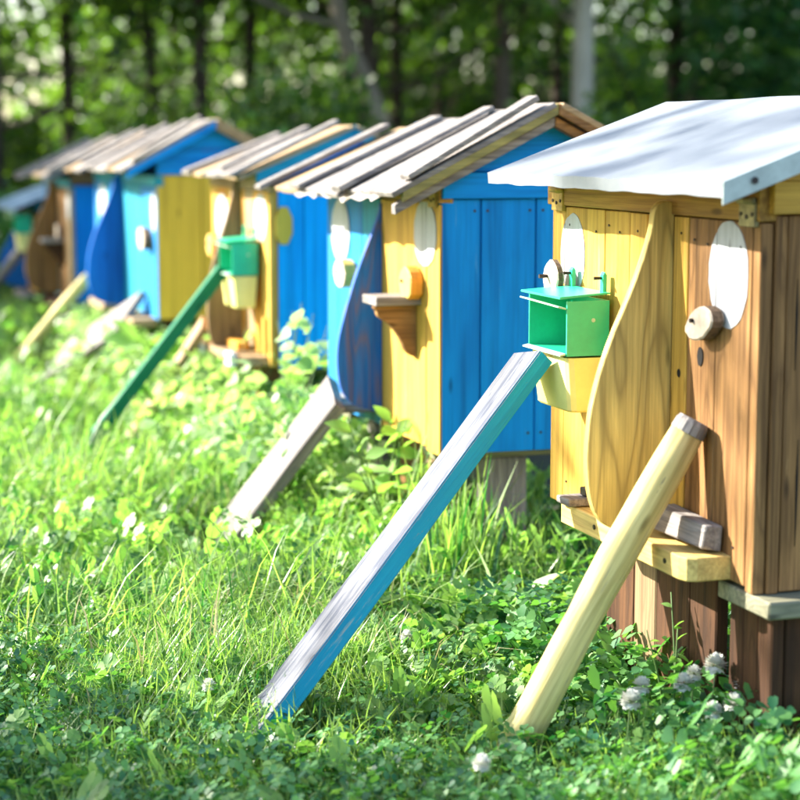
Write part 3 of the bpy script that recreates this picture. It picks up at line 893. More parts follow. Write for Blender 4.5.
def copy_tree(o, parent=None):
    c = o.copy()
    COL.objects.link(c)
    if parent is not None:
        c.parent = parent
        c.matrix_parent_inverse = o.matrix_parent_inverse
    for ch in list(o.children):
        copy_tree(ch, c)
    return c

fd = make_feeder((-0.008, 3.312, 0.582), "green plastic feeder with yellow tub, hung on the near yellow hive front")
f3 = copy_tree(fd)
f3.location = (-0.01, 6.135, 0.545)
f3['label'] = "green plastic feeder on the hive with the octagon patch, green pole below it"
f6 = copy_tree(fd)
f6.location = (-0.075, 11.63, 0.43)
f6['label'] = "pale blurred feeder on the farthest, low hive at left edge"

# ------------------------------------------------------------------ leaning boards and poles
def leaner(name, label, cat, bottom, top, w, t, mats, up_hint=(0, 1, 0), round_=False, endmat=None):
    b, tp = Vector(bottom), Vector(top)
    d = tp - b
    L = d.length
    z = d.normalized()
    y = Vector(up_hint)
    y = (y - z * y.dot(z)).normalized()
    x = y.cross(z)                       # x points away from the upper face
    o_e = thing(name, label, cat, b, 0, "boards and poles leaning on the hives")
    m = Matrix((x, y, z)).transposed()
    o_e.rotation_euler = m.to_euler()
    if round_:
        bm = bmesh.new()
        n = 12
        ts = np.linspace(0, 1, n)
        pts = [(0.008 * math.sin(5 * q + L) * (1 - q), 0.007 * math.sin(4 * q) * (1 - q), L * q * (1 - 0.0)) for q in ts]
        tube_into(bm, pts, [w / 2 * (1.03 - 0.10 * q + 0.035 * math.sin(9 * q + 1) + 0.02 * math.sin(23 * q)) for q in ts], 14)
        p = link("shaft", bm_mesh(bm, "shaft", True), o_e, mats[0])
        if endmat:
            bm = bmesh.new()
            e = Vector(pts[-1])
            tube_into(bm, [e + Vector((0, 0, 0.0005)), e + Vector((0, 0, 0.018)), e + Vector((0, 0, 0.026))], [w / 2 * 0.935, w / 2 * 0.90, w / 2 * 0.80], 14)
            link("weathered_end", bm_mesh(bm, "weathered_end"), o_e, endmat)
    else:
        bm = bmesh.new()
        n = 9
        rings = []
        for k in range(n):
            q = k / (n - 1)
            dx = 0.004 * math.sin(3 * q + 1)
            ww = w / 2 * (1 + 0.03 * math.sin(7 * q))
            rings.append([bm.verts.new((a + dx, c, L * q)) for a, c in ((-t / 2, -ww), (t / 2, -ww), (t / 2, ww), (-t / 2, ww))])
        for a, c in zip(rings, rings[1:]):
            for k in range(4):
                bm.faces.new((a[k], a[(k + 1) % 4], c[(k + 1) % 4], c[k]))
        bm.faces.new(rings[0])
        bm.faces.new(rings[-1])
        bmesh.ops.recalc_face_normals(bm, faces=bm.faces)
        ed = [e for e in bm.edges if abs((e.verts[0].co - e.verts[1].co).normalized().z) > 0.9]
        bmesh.ops.bevel(bm, geom=ed, offset=0.0025, segments=2, affect='EDGES')
        p = link("shaft", bm_mesh(bm, "shaft"), o_e, mats[0])
        if len(mats) > 1:
            p.data.materials.append(mats[1])
            for f in p.data.polygons:
                if abs(f.normal.y) > 0.5:
                    f.material_index = 1
        if endmat:
            p.data.materials.append(endmat)
            for f in p.data.polygons:
                if f.normal.z > 0.7:
                    f.material_index = len(p.data.materials) - 1
    return o_e

leaner("leaning_plank", "long flaking plank with teal edge, leaning up to the near green feeder", "plank",
       (-0.765, 3.24, 0.0), (-0.115, 3.435, 0.675), 0.105, 0.036, [M['plankpale'], M['plankteal']], endmat=M['brownX'])
leaner("leaning_pole", "thick pale yellow round pole leaning on the nearest hive's brown planks", "pole",
       (-0.347, 3.008, 0.0), (-0.036, 2.925, 0.600), 0.067, 0.06, [M['poleyellow']], round_=True, endmat=M['greyZ'])
leaner("landing_ramp", "broad grey board ramp up to the second hive's dark blue divider", "plank",
       (-0.40, 5.03, 0.0), (-0.105, 4.87, 0.425), 0.21, 0.032, [M['greyZ']])
leaner("leaning_pole", "dark green square pole slanting from grass up to the far green feeder", "pole",
       (-0.60, 6.435, 0.0), (-0.10, 6.27, 0.665), 0.042, 0.042, [M['polegreen']])
leaner("landing_ramp", "pale narrow board behind the dark green pole, sloping from third hive", "plank",
       (-0.36, 6.80, 0.0), (-0.10, 6.56, 0.46), 0.09, 0.025, [M['rawZ']])
leaner("landing_ramp", "weathered grey board sloping down from the wide light blue hive", "plank",
       (-0.33, 8.76, 0.09), (-0.10, 8.12, 0.35), 0.27, 0.03, [M['greyZ']])
leaner("leaning_pole", "blurred yellowish stick leaning near the blue side of the brown fronted hive", "pole",
       (-0.42, 9.62, 0.0), (-0.085, 9.38, 0.43), 0.06, 0.05, [M['poleyellow']], round_=True)
leaner("leaning_pole", "grey blurred pole at the left edge leaning on the farthest hive", "pole",
       (-0.45, 12.1, -0.03), (-0.07, 11.70, 0.52), 0.06, 0.05, [M['greyZ']], round_=True)

# ------------------------------------------------------------------ ground cover
CAMP = np.array([-1.5, 0.0])
def in_view(x, y, lo=2.0, hi=34.0):
    b = np.degrees(np.arctan2(x - CAMP[0], y - CAMP[1]))
    return (b > lo) & (b < hi)

# growth is trodden down round the feet of the leaning boards
FEET = [(-0.56, 6.42, 0.15), (-0.62, 6.16, 0.24), (-0.68, 5.85, 0.24), (-0.33, 6.72, 0.13), (-0.38, 5.0, 0.17), (-0.44, 4.78, 0.16), (-0.30, 8.62, 0.24), (-0.40, 8.25, 0.28), (-0.44, 7.85, 0.25), (-0.40, 9.5, 0.25), (-0.46, 9.1, 0.25)]
def scatter(n, x0, x1, y0, y1, fall=0.0):
    out = []
    tot = 0
    while tot < n:
        x = rng.uniform(x0, x1, n)
        y = rng.uniform(y0, y1, n)
        k = in_view(x, y) & (rng.random(n) < (y0 / y) ** fall)
        for fx, fy, fr in FEET:
            k &= ~(((x - fx) ** 2 + (y - fy) ** 2 < fr * fr) & (rng.random(n) < 0.82))
        out.append(np.stack([x[k], y[k]], 1))
        tot += k.sum()
    return np.concatenate(out)[:n]

def blades(name, xy, hmin, hmax, w, lean, mat, seed=0, curl=1.0):
    n = len(xy)
    r = np.random.default_rng(seed)
    az = r.uniform(0, 2 * np.pi, n)
    h = r.uniform(hmin, hmax, n) * (0.75 + 0.5 * np.clip(np.sin(4 * xy[:, 0] + 1) * np.sin(3.1 * xy[:, 1]), -0.6, 1))
    ln = r.uniform(0.15, 1.0, n) ** 1.3 * lean
    wd = w * r.uniform(0.6, 1.4, n)
    z0 = ground_z(xy[:, 0], xy[:, 1]) - 0.005
    d = np.stack([np.cos(az), np.sin(az)], 1)
    s = np.stack([-np.sin(az + r.uniform(-.6, .6, n)), np.cos(az)], 1)
    rows = []
    for t, wf in ((0.0, 0.8), (0.35, 1.0), (0.72, 0.7), (1.0, 0.0)):
        out = ln * h * t ** (1 + curl)
        zz = h * t * np.sqrt(np.clip(1 - (0.45 * ln * t) ** 2, 0.15, 1)) - 0.35 * np.clip(ln - 0.7, 0, 2) * h * t ** 3
        c = np.concatenate([xy + d * out[:, None], (z0 + zz)[:, None]], 1)
        off = np.concatenate([s * (wd * wf * 0.5)[:, None], np.zeros((n, 1))], 1)
        rows += [c - off, c + off] if wf > 0 else [c]
    V = np.stack(rows, 1).reshape(-1, 3)
    b = np.arange(n)[:, None] * 7
    q = np.concatenate([b + np.array([[0, 1, 3, 2]]), b + np.array([[2, 3, 5, 4]])])
    t = b + np.array([[4, 5, 6]])
    me = np_mesh(name, V, [q, t])
    return link(name, me, None, mat)

def stuff(o, label, cat):
    o['kind'] = 'stuff'
    o['label'] = label
    o['category'] = cat
    return o

g1 = blades("grass", np.concatenate([scatter(24000, -1.7, 0.25, 2.3, 3.6, 0.0), scatter(46000, -1.7, 0.25, 3.5, 5.6, 0.3), scatter(46000, -2.2, 0.5, 5.2, 9.5, 0.6)]), 0.03, 0.14, 0.0036, 1.25, M['grass'], 1)
stuff(g1, "short green grass growing over the whole clearing", "grass")
g2 = blades("grass", scatter(9000, -1.9, 0.35, 3.8, 9.0, 0.8), 0.12, 0.30, 0.0046, 1.5, M['grass'], 2, 1.3)
stuff(g2, "longer grass blades bending over in the sunny strip", "grass")
g3 = blades("grass", scatter(26000, -3.5, 6.0, 8.5, 22.0, 0.3), 0.10, 0.30, 0.012, 1.1, M['grass'], 3)
stuff(g3, "rough grass beyond the hives towards the wood", "grass")
def aside(n, b0, b1, d0, d1):
    b, d = np.radians(rng.uniform(b0, b1, n)), d0 + (d1 - d0) * np.sqrt(rng.random(n))
    return np.stack([CAMP[0] + d * np.sin(b), CAMP[1] + d * np.cos(b)], 1)
g5 = blades("grass", np.concatenate([aside(70000, -50, 3, 1.6, 9.0), aside(26000, -50, 3, 9.0, 16.0), aside(16000, 3, 36, 1.2, 2.6)]), 0.05, 0.17, 0.007, 1.2, M['grass'], 13)
stuff(g5, "grass of the clearing left of the hive row", "grass")
g4 = blades("dry_grass", scatter(1100, -1.8, 0.2, 3.4, 7.5, 0.4), 0.08, 0.22, 0.004, 1.4, M['dry'], 4, 1.5)
stuff(g4, "scattered dry straw coloured grass stalks", "grass")

def leaflets(name, xy, zlo, zhi, rad, mat, seed, per=3, tilt=0.5, fold=0.25):
    """small trefoil leaves standing at random heights"""
    n = len(xy)
    r = np.random.default_rng(seed)
    z = ground_z(xy[:, 0], xy[:, 1]) + r.uniform(zlo, zhi, n)
    az0 = r.uniform(0, 2 * np.pi, n)
    rd = rad * r.uniform(0.6, 1.3, n)
    tx, ty = r.normal(0, tilt, n), r.normal(0, tilt, n)
    Vs = []
    # leaflet outline in its own frame (along u, across v): base, two sides, tip notch
    prof = np.array([[0.08, 0.0], [0.45, 0.42], [0.85, 0.44], [1.05, 0.16], [0.98, 0.0], [1.05, -0.16], [0.85, -0.44], [0.45, -0.42]])
    for k in range(per):
        a = az0 + 2 * np.pi * k / per + r.normal(0, 0.12, n)
        u = np.stack([np.cos(a), np.sin(a)], 1)
        v = np.stack([-np.sin(a), np.cos(a)], 1)
        for pu, pv in prof:
            p = u * (pu * rd)[:, None] + v * (pv * rd)[:, None]
            zz = z + tx * p[:, 0] + ty * p[:, 1] + fold * abs(pv) * rd - 0.12 * rd * pu ** 2
            Vs.append(np.concatenate([xy + p, zz[:, None]], 1))
    V = np.stack(Vs, 1).reshape(-1, 3)
    b = np.arange(n * per)[:, None] * 8
    q = np.concatenate([b + np.array([[0, 1, 2, 4]]), b + np.array([[0, 4, 6, 7]])])
    t = np.concatenate([b + np.array([[2, 3, 4]]), b + np.array([[4, 5, 6]])])
    return link(name, np_mesh(name, V, [q, t]), None, mat)

c1 = leaflets("clover", scatter(17000, -1.6, 0.75, 2.25, 4.3, 0.0), 0.01, 0.085, 0.0135, M['clover'], 5)
c5 = leaflets("weed_cover", np.concatenate([scatter(900, -0.45, 0.05, 3.15, 4.1, 0.0), scatter(420, -1.4, 0.1, 2.6, 3.6, 0.0)]), 0.015, 0.09, 0.018, M['weed'], 9, 5, 0.7)
stuff(c5, "broader weed leaves between the plank and the pale pole", "weeds")
stuff(c1, "low clover carpet in the shaded foreground", "clover")
c2 = leaflets("clover", scatter(2000, -0.15, 0.8, 2.3, 3.8, 0.0), 0.05, 0.16, 0.021, M['clover'], 6)
stuff(c2, "taller clover leaves round the near hive stand", "clover")
c3 = leaflets("weed_cover", scatter(9000, -2.0, 0.6, 4.0, 12.0, 0.7), 0.02, 0.17, 0.015, M['weed'], 7, 4, 0.9)
stuff(c3, "low leafy weeds growing among the grass below the hives", "weeds")
c4 = leaflets("weed_cover", np.concatenate([scatter(4200, -0.30, 0.30, 4.9, 9.5, 0.2)]), 0.04, 0.32, 0.027, M['weedlight'], 8, 3, 0.7)
c6 = leaflets("weed_cover", aside(9000, -50, 3, 1.8, 10.0), 0.02, 0.15, 0.02, M['weed'], 14, 4, 0.8)
stuff(c6, "leafy weeds in the grass left of the hive row", "weeds")
stuff(c4, "taller pale weeds crowding the hive stands", "weeds")

# ------------------------------------------------------------------ single plants
def leaf_mesh(name, outline, mat, fold=0.25, droop=0.25):
    """half outline [(u, half width)] -> folded leaf along +X"""
    V, F = [], []
    for u, w in outline:
        z = -droop * u * u
        V += [(u, w, z + fold * w), (u, 0, z), (u, -w, z + fold * w)]
    for k in range(len(outline) - 1):
        a = 3 * k
        F += [(a, a + 1, a + 4, a + 3), (a + 1, a + 2, a + 5, a + 4)]
    me = bpy.data.meshes.new(name)
    me.from_pydata(V, [], F)
    me.materials.append(mat)
    for p in me.polygons:
        p.use_smooth = True
    return me
OV = [(0.0, 0.02), (0.12, 0.14), (0.32, 0.27), (0.55, 0.28), (0.78, 0.17), (0.93, 0.06), (1.0, 0.004)]
RD = [(0.0, 0.03), (0.08, 0.22), (0.28, 0.40), (0.55, 0.45), (0.80, 0.32), (0.95, 0.14), (1.0, 0.02)]
LG = [(0.0, 0.02), (0.2, 0.06), (0.45, 0.10), (0.7, 0.105), (0.88, 0.06), (1.0, 0.004)]
LB = [(0.0, 0.02), (0.12, 0.08), (0.2, 0.30), (0.3, 0.16), (0.42, 0.40), (0.55, 0.18), (0.68, 0.32), (0.8, 0.13), (1.0, 0.005)]
LM = {}
for k, o in dict(OV=OV, RD=RD, LG=LG, LB=LB).items():
    for m in ('weed', 'weedlight', 'clover'):
        LM[k, m] = leaf_mesh("leaf_" + m, o, M[m])
LM['PT', 'petal'] = leaf_mesh("petal", OV, M['petal'], 0.1, 0.3)

def plant(name, label, cat, loc, h, nst, nleaf, size, kind, mat, seed, spread=0.3, group=None, up=0.25, first=0.25, z=None):
    r = random.Random(seed)
    gz = float(ground_z(loc[0], loc[1])) - 0.01
    p = thing(name, label, cat, (loc[0], loc[1], gz), 0, group)
    bm = bmesh.new()
    paths = []
    for s in range(nst):
        a = r.uniform(0, 6.28)
        hh = h * r.uniform(0.7, 1.0)
        e = spread * hh * r.uniform(0.4, 1.0)
        path = [Vector((0.012 * math.cos(a), 0.012 * math.sin(a), 0)), Vector((0.35 * e * math.cos(a), 0.35 * e * math.sin(a), 0.5 * hh)), Vector((e * math.cos(a + 0.3), e * math.sin(a + 0.3), hh))]
        path = smooth_path(path, 4)
        tube_into(bm, path, [0.0028 - 0.0017 * k / len(path) for k in range(len(path))], 5)
        paths.append(path)
    link("stem", bm_mesh(bm, "stem", True), p, M['stem'])
    for k in range(nleaf):
        path = paths[k % nst]
        q = first + (1 - first) * (k // nst + 0.9) / max(1, (nleaf - 1) // nst + 1)
        pos = path[min(len(path) - 1, int(q * (len(path) - 1)))]
        lf = link("leaf", LM[kind, mat], p)
        lf.location = pos
        sc = size * r.uniform(0.65, 1.15) * (1.1 - 0.35 * q)
        lf.scale = (sc, sc, sc)
        lf.rotation_euler = (r.uniform(-1.0, 1.0), -up + r.uniform(-0.7, 0.6), r.uniform(0, 6.28) if kind != 'LG' else 6.28 * k / nleaf + r.uniform(-.3, .3))
    return p

GP = "leafy weeds growing round the hive stands"
PL = [
 ("leafy_weed", "tall pale leafy weed against the blue side with the octagon patch", (-0.05, 5.62), 0.70, 8, 84, 0.080, 'RD', 'weedlight', 0.40),
 ("leafy_weed", "bushy pale weed in front of the third hive's brown stand post", (-0.15, 6.08), 0.50, 9, 84, 0.08, 'RD', 'weedlight', 0.6),
 ("leafy_weed", "sunlit weed with narrow leaves under the dark blue divider", (-0.04, 4.62), 0.46, 7, 46, 0.085, 'OV', 'weed', 0.5),
 ("leafy_weed", "low weed with oval leaves right of the broad grey ramp", (-0.12, 4.74), 0.36, 7, 40, 0.08, 'OV', 'weedlight', 0.6),
 ("broadleaf_plant", "light green broad leaf plant just right of the teal edged plank", (-0.17, 4.02), 0.10, 4, 10, 0.10, 'OV', 'weed', 0.5),
 ("broadleaf_plant", "upright long leaves beside the grey post of the second hive", (-0.02, 3.86), 0.06, 3, 7, 0.19, 'LG', 'weedlight', 0.3),
 ("lobed_plant", "plant with jagged leaves behind the pale yellow pole", (0.10, 3.72), 0.20, 5, 16, 0.11, 'LB', 'weed', 0.7),
 ("lobed_plant", "dark jagged leaf plant in the gap between the two nearest hives", (0.30, 3.95), 0.26, 5, 16, 0.11, 'LB', 'clover', 0.6),
 ("sprig", "thin sprig of small leaves against the nearest hive's brown stand", (-0.03, 2.985), 0.30, 3, 18, 0.032, 'OV', 'weed', 0.35),
 ("broadleaf_plant", "round leaved plant at the foot of the nearest hive's stand planks", (-0.02, 3.12), 0.12, 4, 14, 0.065, 'RD', 'clover', 0.8),
 ("broadleaf_plant", "yellow green leaves hiding the foot of the pale yellow pole", (-0.36, 2.93), 0.09, 4, 12, 0.055, 'RD', 'weedlight', 0.6),
 ("broadleaf_plant", "large drooping leaves in shade left of the third hive's post", (-0.22, 6.62), 0.34, 4, 12, 0.17, 'OV', 'clover', 0.45),
 ("broadleaf_plant", "long blue green leaves in front of the mustard hive side", (-0.06, 7.45), 0.42, 4, 14, 0.20, 'OV', 'weed', 0.5),
 ("leafy_weed", "bright weed at the foot of the green pole", (-0.30, 6.30), 0.20, 5, 22, 0.06, 'RD', 'weedlight', 0.7),
 ("leafy_weed", "leafy weed left of the dark green pole in the grass", (-0.62, 7.2), 0.30, 6, 26, 0.07, 'OV', 'weed', 0.7),
 ("leafy_weed", "pale weed below the weathered ramp of the wide hive", (-0.36, 8.3), 0.34, 6, 26, 0.075, 'RD', 'weedlight', 0.6),
 ("leafy_weed", "blurred weed under the brown fronted hive's stand", (-0.38, 9.9), 0.36, 6, 26, 0.085, 'RD', 'weed', 0.6),
 ("leafy_weed", "blurred weed at the left edge below the farthest hive", (-0.55, 11.0), 0.34, 6, 26, 0.10, 'RD', 'weed', 0.6),
 ("leafy_weed", "shaded weed with broad leaves left of the yellowish stick", (-0.66, 9.1), 0.34, 6, 24, 0.09, 'OV', 'clover', 0.7),
 ("leafy_weed", "leafy weed before the brown boards under the second hive", (-0.08, 4.42), 0.36, 7, 44, 0.075, 'OV', 'weed', 0.5),
 ("leafy_weed", "tall weed between the second hive's ramp and the third hive's blue side", (-0.04, 5.30), 0.54, 8, 70, 0.075, 'RD', 'weed', 0.55),
 ("leafy_weed", "pale weed left of the third hive's landing bar", (-0.20, 6.55), 0.30, 6, 40, 0.075, 'RD', 'weedlight', 0.7),
 ("leafy_weed", "bright weed spreading left of the broad grey ramp's foot", (-0.34, 5.75), 0.26, 6, 40, 0.07, 'RD', 'weedlight', 0.8),
 ("broadleaf_plant", "clump of broad leaves in the sunny grass left of the grey ramp", (-0.55, 5.35), 0.14, 5, 12, 0.09, 'OV', 'weed', 0.8),
]
for k, (nm, lb_, loc, h, ns, nl, sz, kd, mt, sp) in enumerate(PL):
    plant(nm, lb_, "plant" if nm != 'leafy_weed' else "weed", loc, h, ns, nl, sz, kd, mt, 100 + k, sp, GP, up=0.25 if kd != 'LG' else 1.15, first=0.3 if kd != 'LG' else 0.0)

# tall grass tufts
def tuft(label, loc, n, h, sp, seed):
    r = np.random.default_rng(seed)
    xy = np.stack([r.normal(0, sp, n), r.normal(0, sp, n)], 1)
    o = blades("grass_tuft", xy + np.array(loc), h * 0.55, h, 0.006, 0.42, M['grass'], seed, 1.2)
    tag(o, label, "grass tuft", "tall grass tufts")
    return o
tuft("tall upright grass tuft beside the second hive's light post", (-0.03, 4.12), 75, 0.46, 0.045, 41)
tuft("thin tall grass blades under the dark blue divider", (-0.03, 4.45), 26, 0.42, 0.03, 42)
tuft("fine tall stalks standing in the sunny grass left of the green pole", (-0.62, 6.0), 30, 0.30, 0.05, 43)
tuft("long dark blades standing in the sunlit middle of the grass", (-0.62, 4.75), 26, 0.26, 0.06, 44)
tuft("grass tuft at the foot of the broad grey ramp", (-0.25, 4.75), 40, 0.26, 0.06, 45)

# clover flowers and leaves blown white by sun, the glare painted as petals
def highlight(label, loc, h, size, seed):
    r = random.Random(seed)
    p = thing("clover_flower", label, "flower", (loc[0], loc[1], float(ground_z(*loc)) - 0.005), 0, "clover flowers and sun-whitened leaves in the foreground")
    tube("stem", p, [(0, 0, 0), (0.006, 0.004, h * 0.5), (0.01, 0.0, h)], [0.0016, 0.0014, 0.0012], M['stem'], 5)
    bm = bmesh.new()
    for k in range(110):
        a, e = r.uniform(0, 6.28), r.uniform(-0.7, 1.55)
        d = Vector((math.cos(a) * math.cos(e), math.sin(a) * math.cos(e), math.sin(e)))
        s = d.cross(Vector((0.2, 0.1, 1))).normalized() * size * 0.30
        c = Vector((0.01, 0, h))
        v = [bm.verts.new(c + d * size * 0.25), bm.verts.new(c + d * size * 0.6 + s), bm.verts.new(c + d * size * r.uniform(0.85, 1.0)), bm.verts.new(c + d * size * 0.6 - s)]
        bm.faces.new(v)
    link("highlight", bm_mesh(bm, "highlight"), p, M['petal'])
FL = [("white blossom low in the clover, midway between pole and dark stand", (-0.182, 2.843), 0.15, 0.023),
      ("white blossom in front of the nearest hive's stand, left of the topmost one", (-0.065, 2.88), 0.16, 0.022),
      ("white blossom topmost before the nearest hive's dark stand planks", (-0.01, 2.87), 0.19, 0.024),
      ("white blossom right of the topmost one, before the stand planks", (0.035, 2.85), 0.16, 0.021),
      ("white blossom lowest before the stand, under the topmost one", (-0.07, 2.76), 0.14, 0.020),
      ("small white blossom just left of the topmost one before the stand", (-0.035, 2.90), 0.17, 0.018),
      ("white blossom nearest the frame's right edge among round leaves", (0.075, 2.80), 0.16, 0.022),
      ("white blossom close behind the one midway between pole and stand", (-0.14, 2.89), 0.16, 0.020),
      ("white blossom low in front of the pair before the dark stand", (-0.015, 2.79), 0.14, 0.022),
      ("white blossom in shade left of the teal plank's foot", (-0.80, 3.35), 0.10, 0.016),
      ("white blossom near the bottom edge, left of the pole's foot", (-0.50, 2.71), 0.12, 0.018),
      ("white blossom among the grass right of the teal plank", (-0.35, 3.55), 0.10, 0.015)]
for k, (l, loc, h, s) in enumerate(FL):
    highlight(l, loc, h, s, 60 + k)

# ------------------------------------------------------------------ trees
def crown_mesh(name, nclump, per, rx, ry, z0, z1, leaf, mat, seed, shape='tall', cl=0.38):
    r = np.random.default_rng(seed)
    u = r.uniform(0, 1, nclump)
    z = z0 + (z1 - z0) * u
    prof = np.sqrt(np.clip(1 - np.abs(2 * u - 0.85) ** 2.4, 0.12, 1))
    a = r.uniform(0, 2 * np.pi, nclump)
    rad = prof * np.sqrt(r.uniform(0.12, 1, nclump))
    C = np.stack([rx * rad * np.cos(a), ry * rad * np.sin(a), z], 1)
    n = nclump * per
    sg = cl * r.uniform(0.6, 1.3, nclump)
    P = np.repeat(C, per, 0) + r.normal(0, 1, (n, 3)) * np.repeat(sg, per)[:, None] * np.array([1, 1, 0.6])
    nrm = r.normal(0, 1, (n, 3)) * np.array([0.8, 0.8, 0.6]) + np.array([0, 0, 0.7])
    nrm /= np.linalg.norm(nrm, axis=1)[:, None]
    t = np.cross(nrm, r.normal(0, 1, (n, 3)))
    t /= np.linalg.norm(t, axis=1)[:, None]
    b = np.cross(nrm, t)
    L = (leaf * r.uniform(0.6, 1.35, n))[:, None]
    V = np.stack([P - t * L * 0.5, P + b * L * 0.3 + nrm * L * 0.06, P + t * L * 0.55, P - b * L * 0.3 + nrm * L * 0.06], 1).reshape(-1, 3)
    q = np.arange(n)[:, None] * 4 + np.array([[0, 1, 2, 3]])
    me = np_mesh(name, V, [q])
    me.materials.append(mat)
    return me

def trunk_mesh(name, path, r0, r1, mat, branches=5, seed=0, bz=1.6, blen=1.6):
    r = random.Random(seed)
    bm = bmesh.new()
    pts = smooth_path(path, 5)
    n = len(pts)
    tube_into(bm, pts, [r0 + (r1 - r0) * k / (n - 1) for k in range(n)], 10)
    top = pts[-1].z
    for k in range(branches):
        q = r.uniform(bz / top, 0.95)
        p = pts[min(n - 1, int(q * (n - 1)))]
        a = r.uniform(0, 6.28)
        l = blen * r.uniform(0.5, 1.0)
        e = p + Vector((math.cos(a) * l, math.sin(a) * l, l * r.uniform(0.3, 0.9)))
        md = (p + e) / 2 + Vector((0, 0, -0.12 * l))
        rr = (r0 + (r1 - r0) * q) * 0.42
        tube_into(bm, smooth_path([p, md, e], 3), [rr * (1 - 0.12 * i) for i in range(7)], 6)
    me = bm_mesh(bm, name, True)
    me.materials.append(mat)
    return me

CRA = crown_mesh("crown", 150, 90, 2.3, 2.3, 0.9, 7.5, 0.15, M['treeleaf'], 1)
CRB = crown_mesh("crown", 130, 90, 1.9, 1.9, 1.3, 6.5, 0.14, M['treeleaf2'], 2)
CRC = crown_mesh("crown", 100, 80, 2.4, 2.4, 2.5, 8.0, 0.15, M['treeleaf'], 3)
TRA = trunk_mesh("trunk", [(0, 0, -0.3), (0.05, 0.02, 2), (-0.05, 0.05, 4.5), (0.1, 0, 7)], 0.09, 0.03, M['barkdark'], 7, 1)
TRB = trunk_mesh("trunk", [(0, 0, -0.3), (-0.08, 0.02, 2), (0.08, 0.05, 4), (0.15, 0, 6)], 0.09, 0.03, M['barkdark'], 6, 2)
GT = "trees of the wood behind the hives"
def tree(label, loc, crown, trunk, s=1.0, rz=0.0, group=GT):
    t = thing("tree", label, "tree", (loc[0], loc[1], float(ground_z(loc[0], loc[1]))), rz, group)
    t.scale = (s, s, s)
    if trunk is not None:
        link("trunk", trunk, t)
    if crown is not None:
        link("crown", crown, t)
    return t
# trees whose trunks stand out
pale = trunk_mesh("trunk", [(0, 0, -0.3), (0.02, 0.0, 2), (0.04, 0.05, 4.5), (0.1, 0, 8)], 0.105, 0.05, M['barkgrey'], 5, 5, 3.0)
tree("tree with a pale grey straight trunk above the gap between the two nearest hives", (4.52, 14.0), CRC, pale, 1.0, 0.4)
lean = trunk_mesh("trunk", [(0.45, 0, -0.3), (0.12, 0.0, 1.3), (-0.22, 0.05, 2.3), (-0.30, 0.05, 4.5), (-0.1, 0, 7)], 0.09, 0.04, M['barklean'], 5, 6, 2.4)
tree("tree with a grey trunk leaning left above the board roof of the second hive", (2.80, 14.2), CRC, lean, 1.0, 0.0)
brn = trunk_mesh("trunk", [(0, 0, -0.3), (0.03, 0.0, 2), (-0.04, 0.05, 4.5), (0.0, 0, 7)], 0.085, 0.05, M['barkmid'], 5, 7, 2.6)
tree("tree with a dim grey brown trunk just left of the pale grey trunk", (4.45, 15.5), CRC, brn, 1.0, 1.9)
thin = trunk_mesh("trunk", [(0.1, 0, -0.3), (0.05, 0.0, 1.5), (-0.12, 0.05, 3.5), (-0.2, 0, 6)], 0.07, 0.03, M['barkdark'], 5, 8, 2.6)
tree("tree with a thin dark trunk leaning slightly above the brown fronted hive", (1.64, 17.0), CRC, thin, 1.0, 0.0)
dk = trunk_mesh("trunk", [(0, 0, -0.3), (0.02, 0.0, 2), (0.0, 0.05, 4.5), (0.0, 0, 7)], 0.075, 0.04, M['barkdark'], 5, 9, 2.6)
tree("tree with an upright dark trunk above the blue gable of the wide hive", (2.02, 16.5), CRC, dk, 1.0, 2.6)
tree("tree with a dark trunk between the upright and the leaning trunks", (2.62, 17.2), CRC, dk, 0.9, 4.1)
# bushy trees filling the wood
CRS = crown_mesh("crown", 46, 60, 2.2, 2.2, 1.2, 7.0, 0.13, M['treeleaf'], 4, cl=0.30)
BG = [(0.2, 16.5, 'S'), (0.0, 20.0, 'S'), (1.9, 23.5, 'S'), (4.4, 18.5, 'S'), (6.6, 16.6, 'C'), (7.6, 15.0, 'B'), (6.4, 19.0, 'S'), (8.6, 17.2, 'S'), (4.8, 21.5, 'C'),
      (3.4, 24.5, 'S'), (6.6, 23.5, 'C'), (9.2, 21.5, 'S'), (10.4, 18.0, 'S'), (7.4, 12.8, 'S'), (-1.6, 21.0, 'S'), (5.2, 26.5, 'S'), (8.4, 27.0, 'A'), (11.4, 23.0, 'S'), (3.2, 15.6, 'S'), (1.2, 19.0, 'S')]
for k, (x, y, c) in enumerate(BG):
    cr = {'A': CRA, 'B': CRB, 'C': CRC, 'S': CRS}[c]
    tree("leafy tree blurred in the dark wood behind the hives", (x, y), cr, TRA if c != 'B' else TRB, 0.85 + 0.3 * ((k * 37) % 10) / 10, k * 1.7)
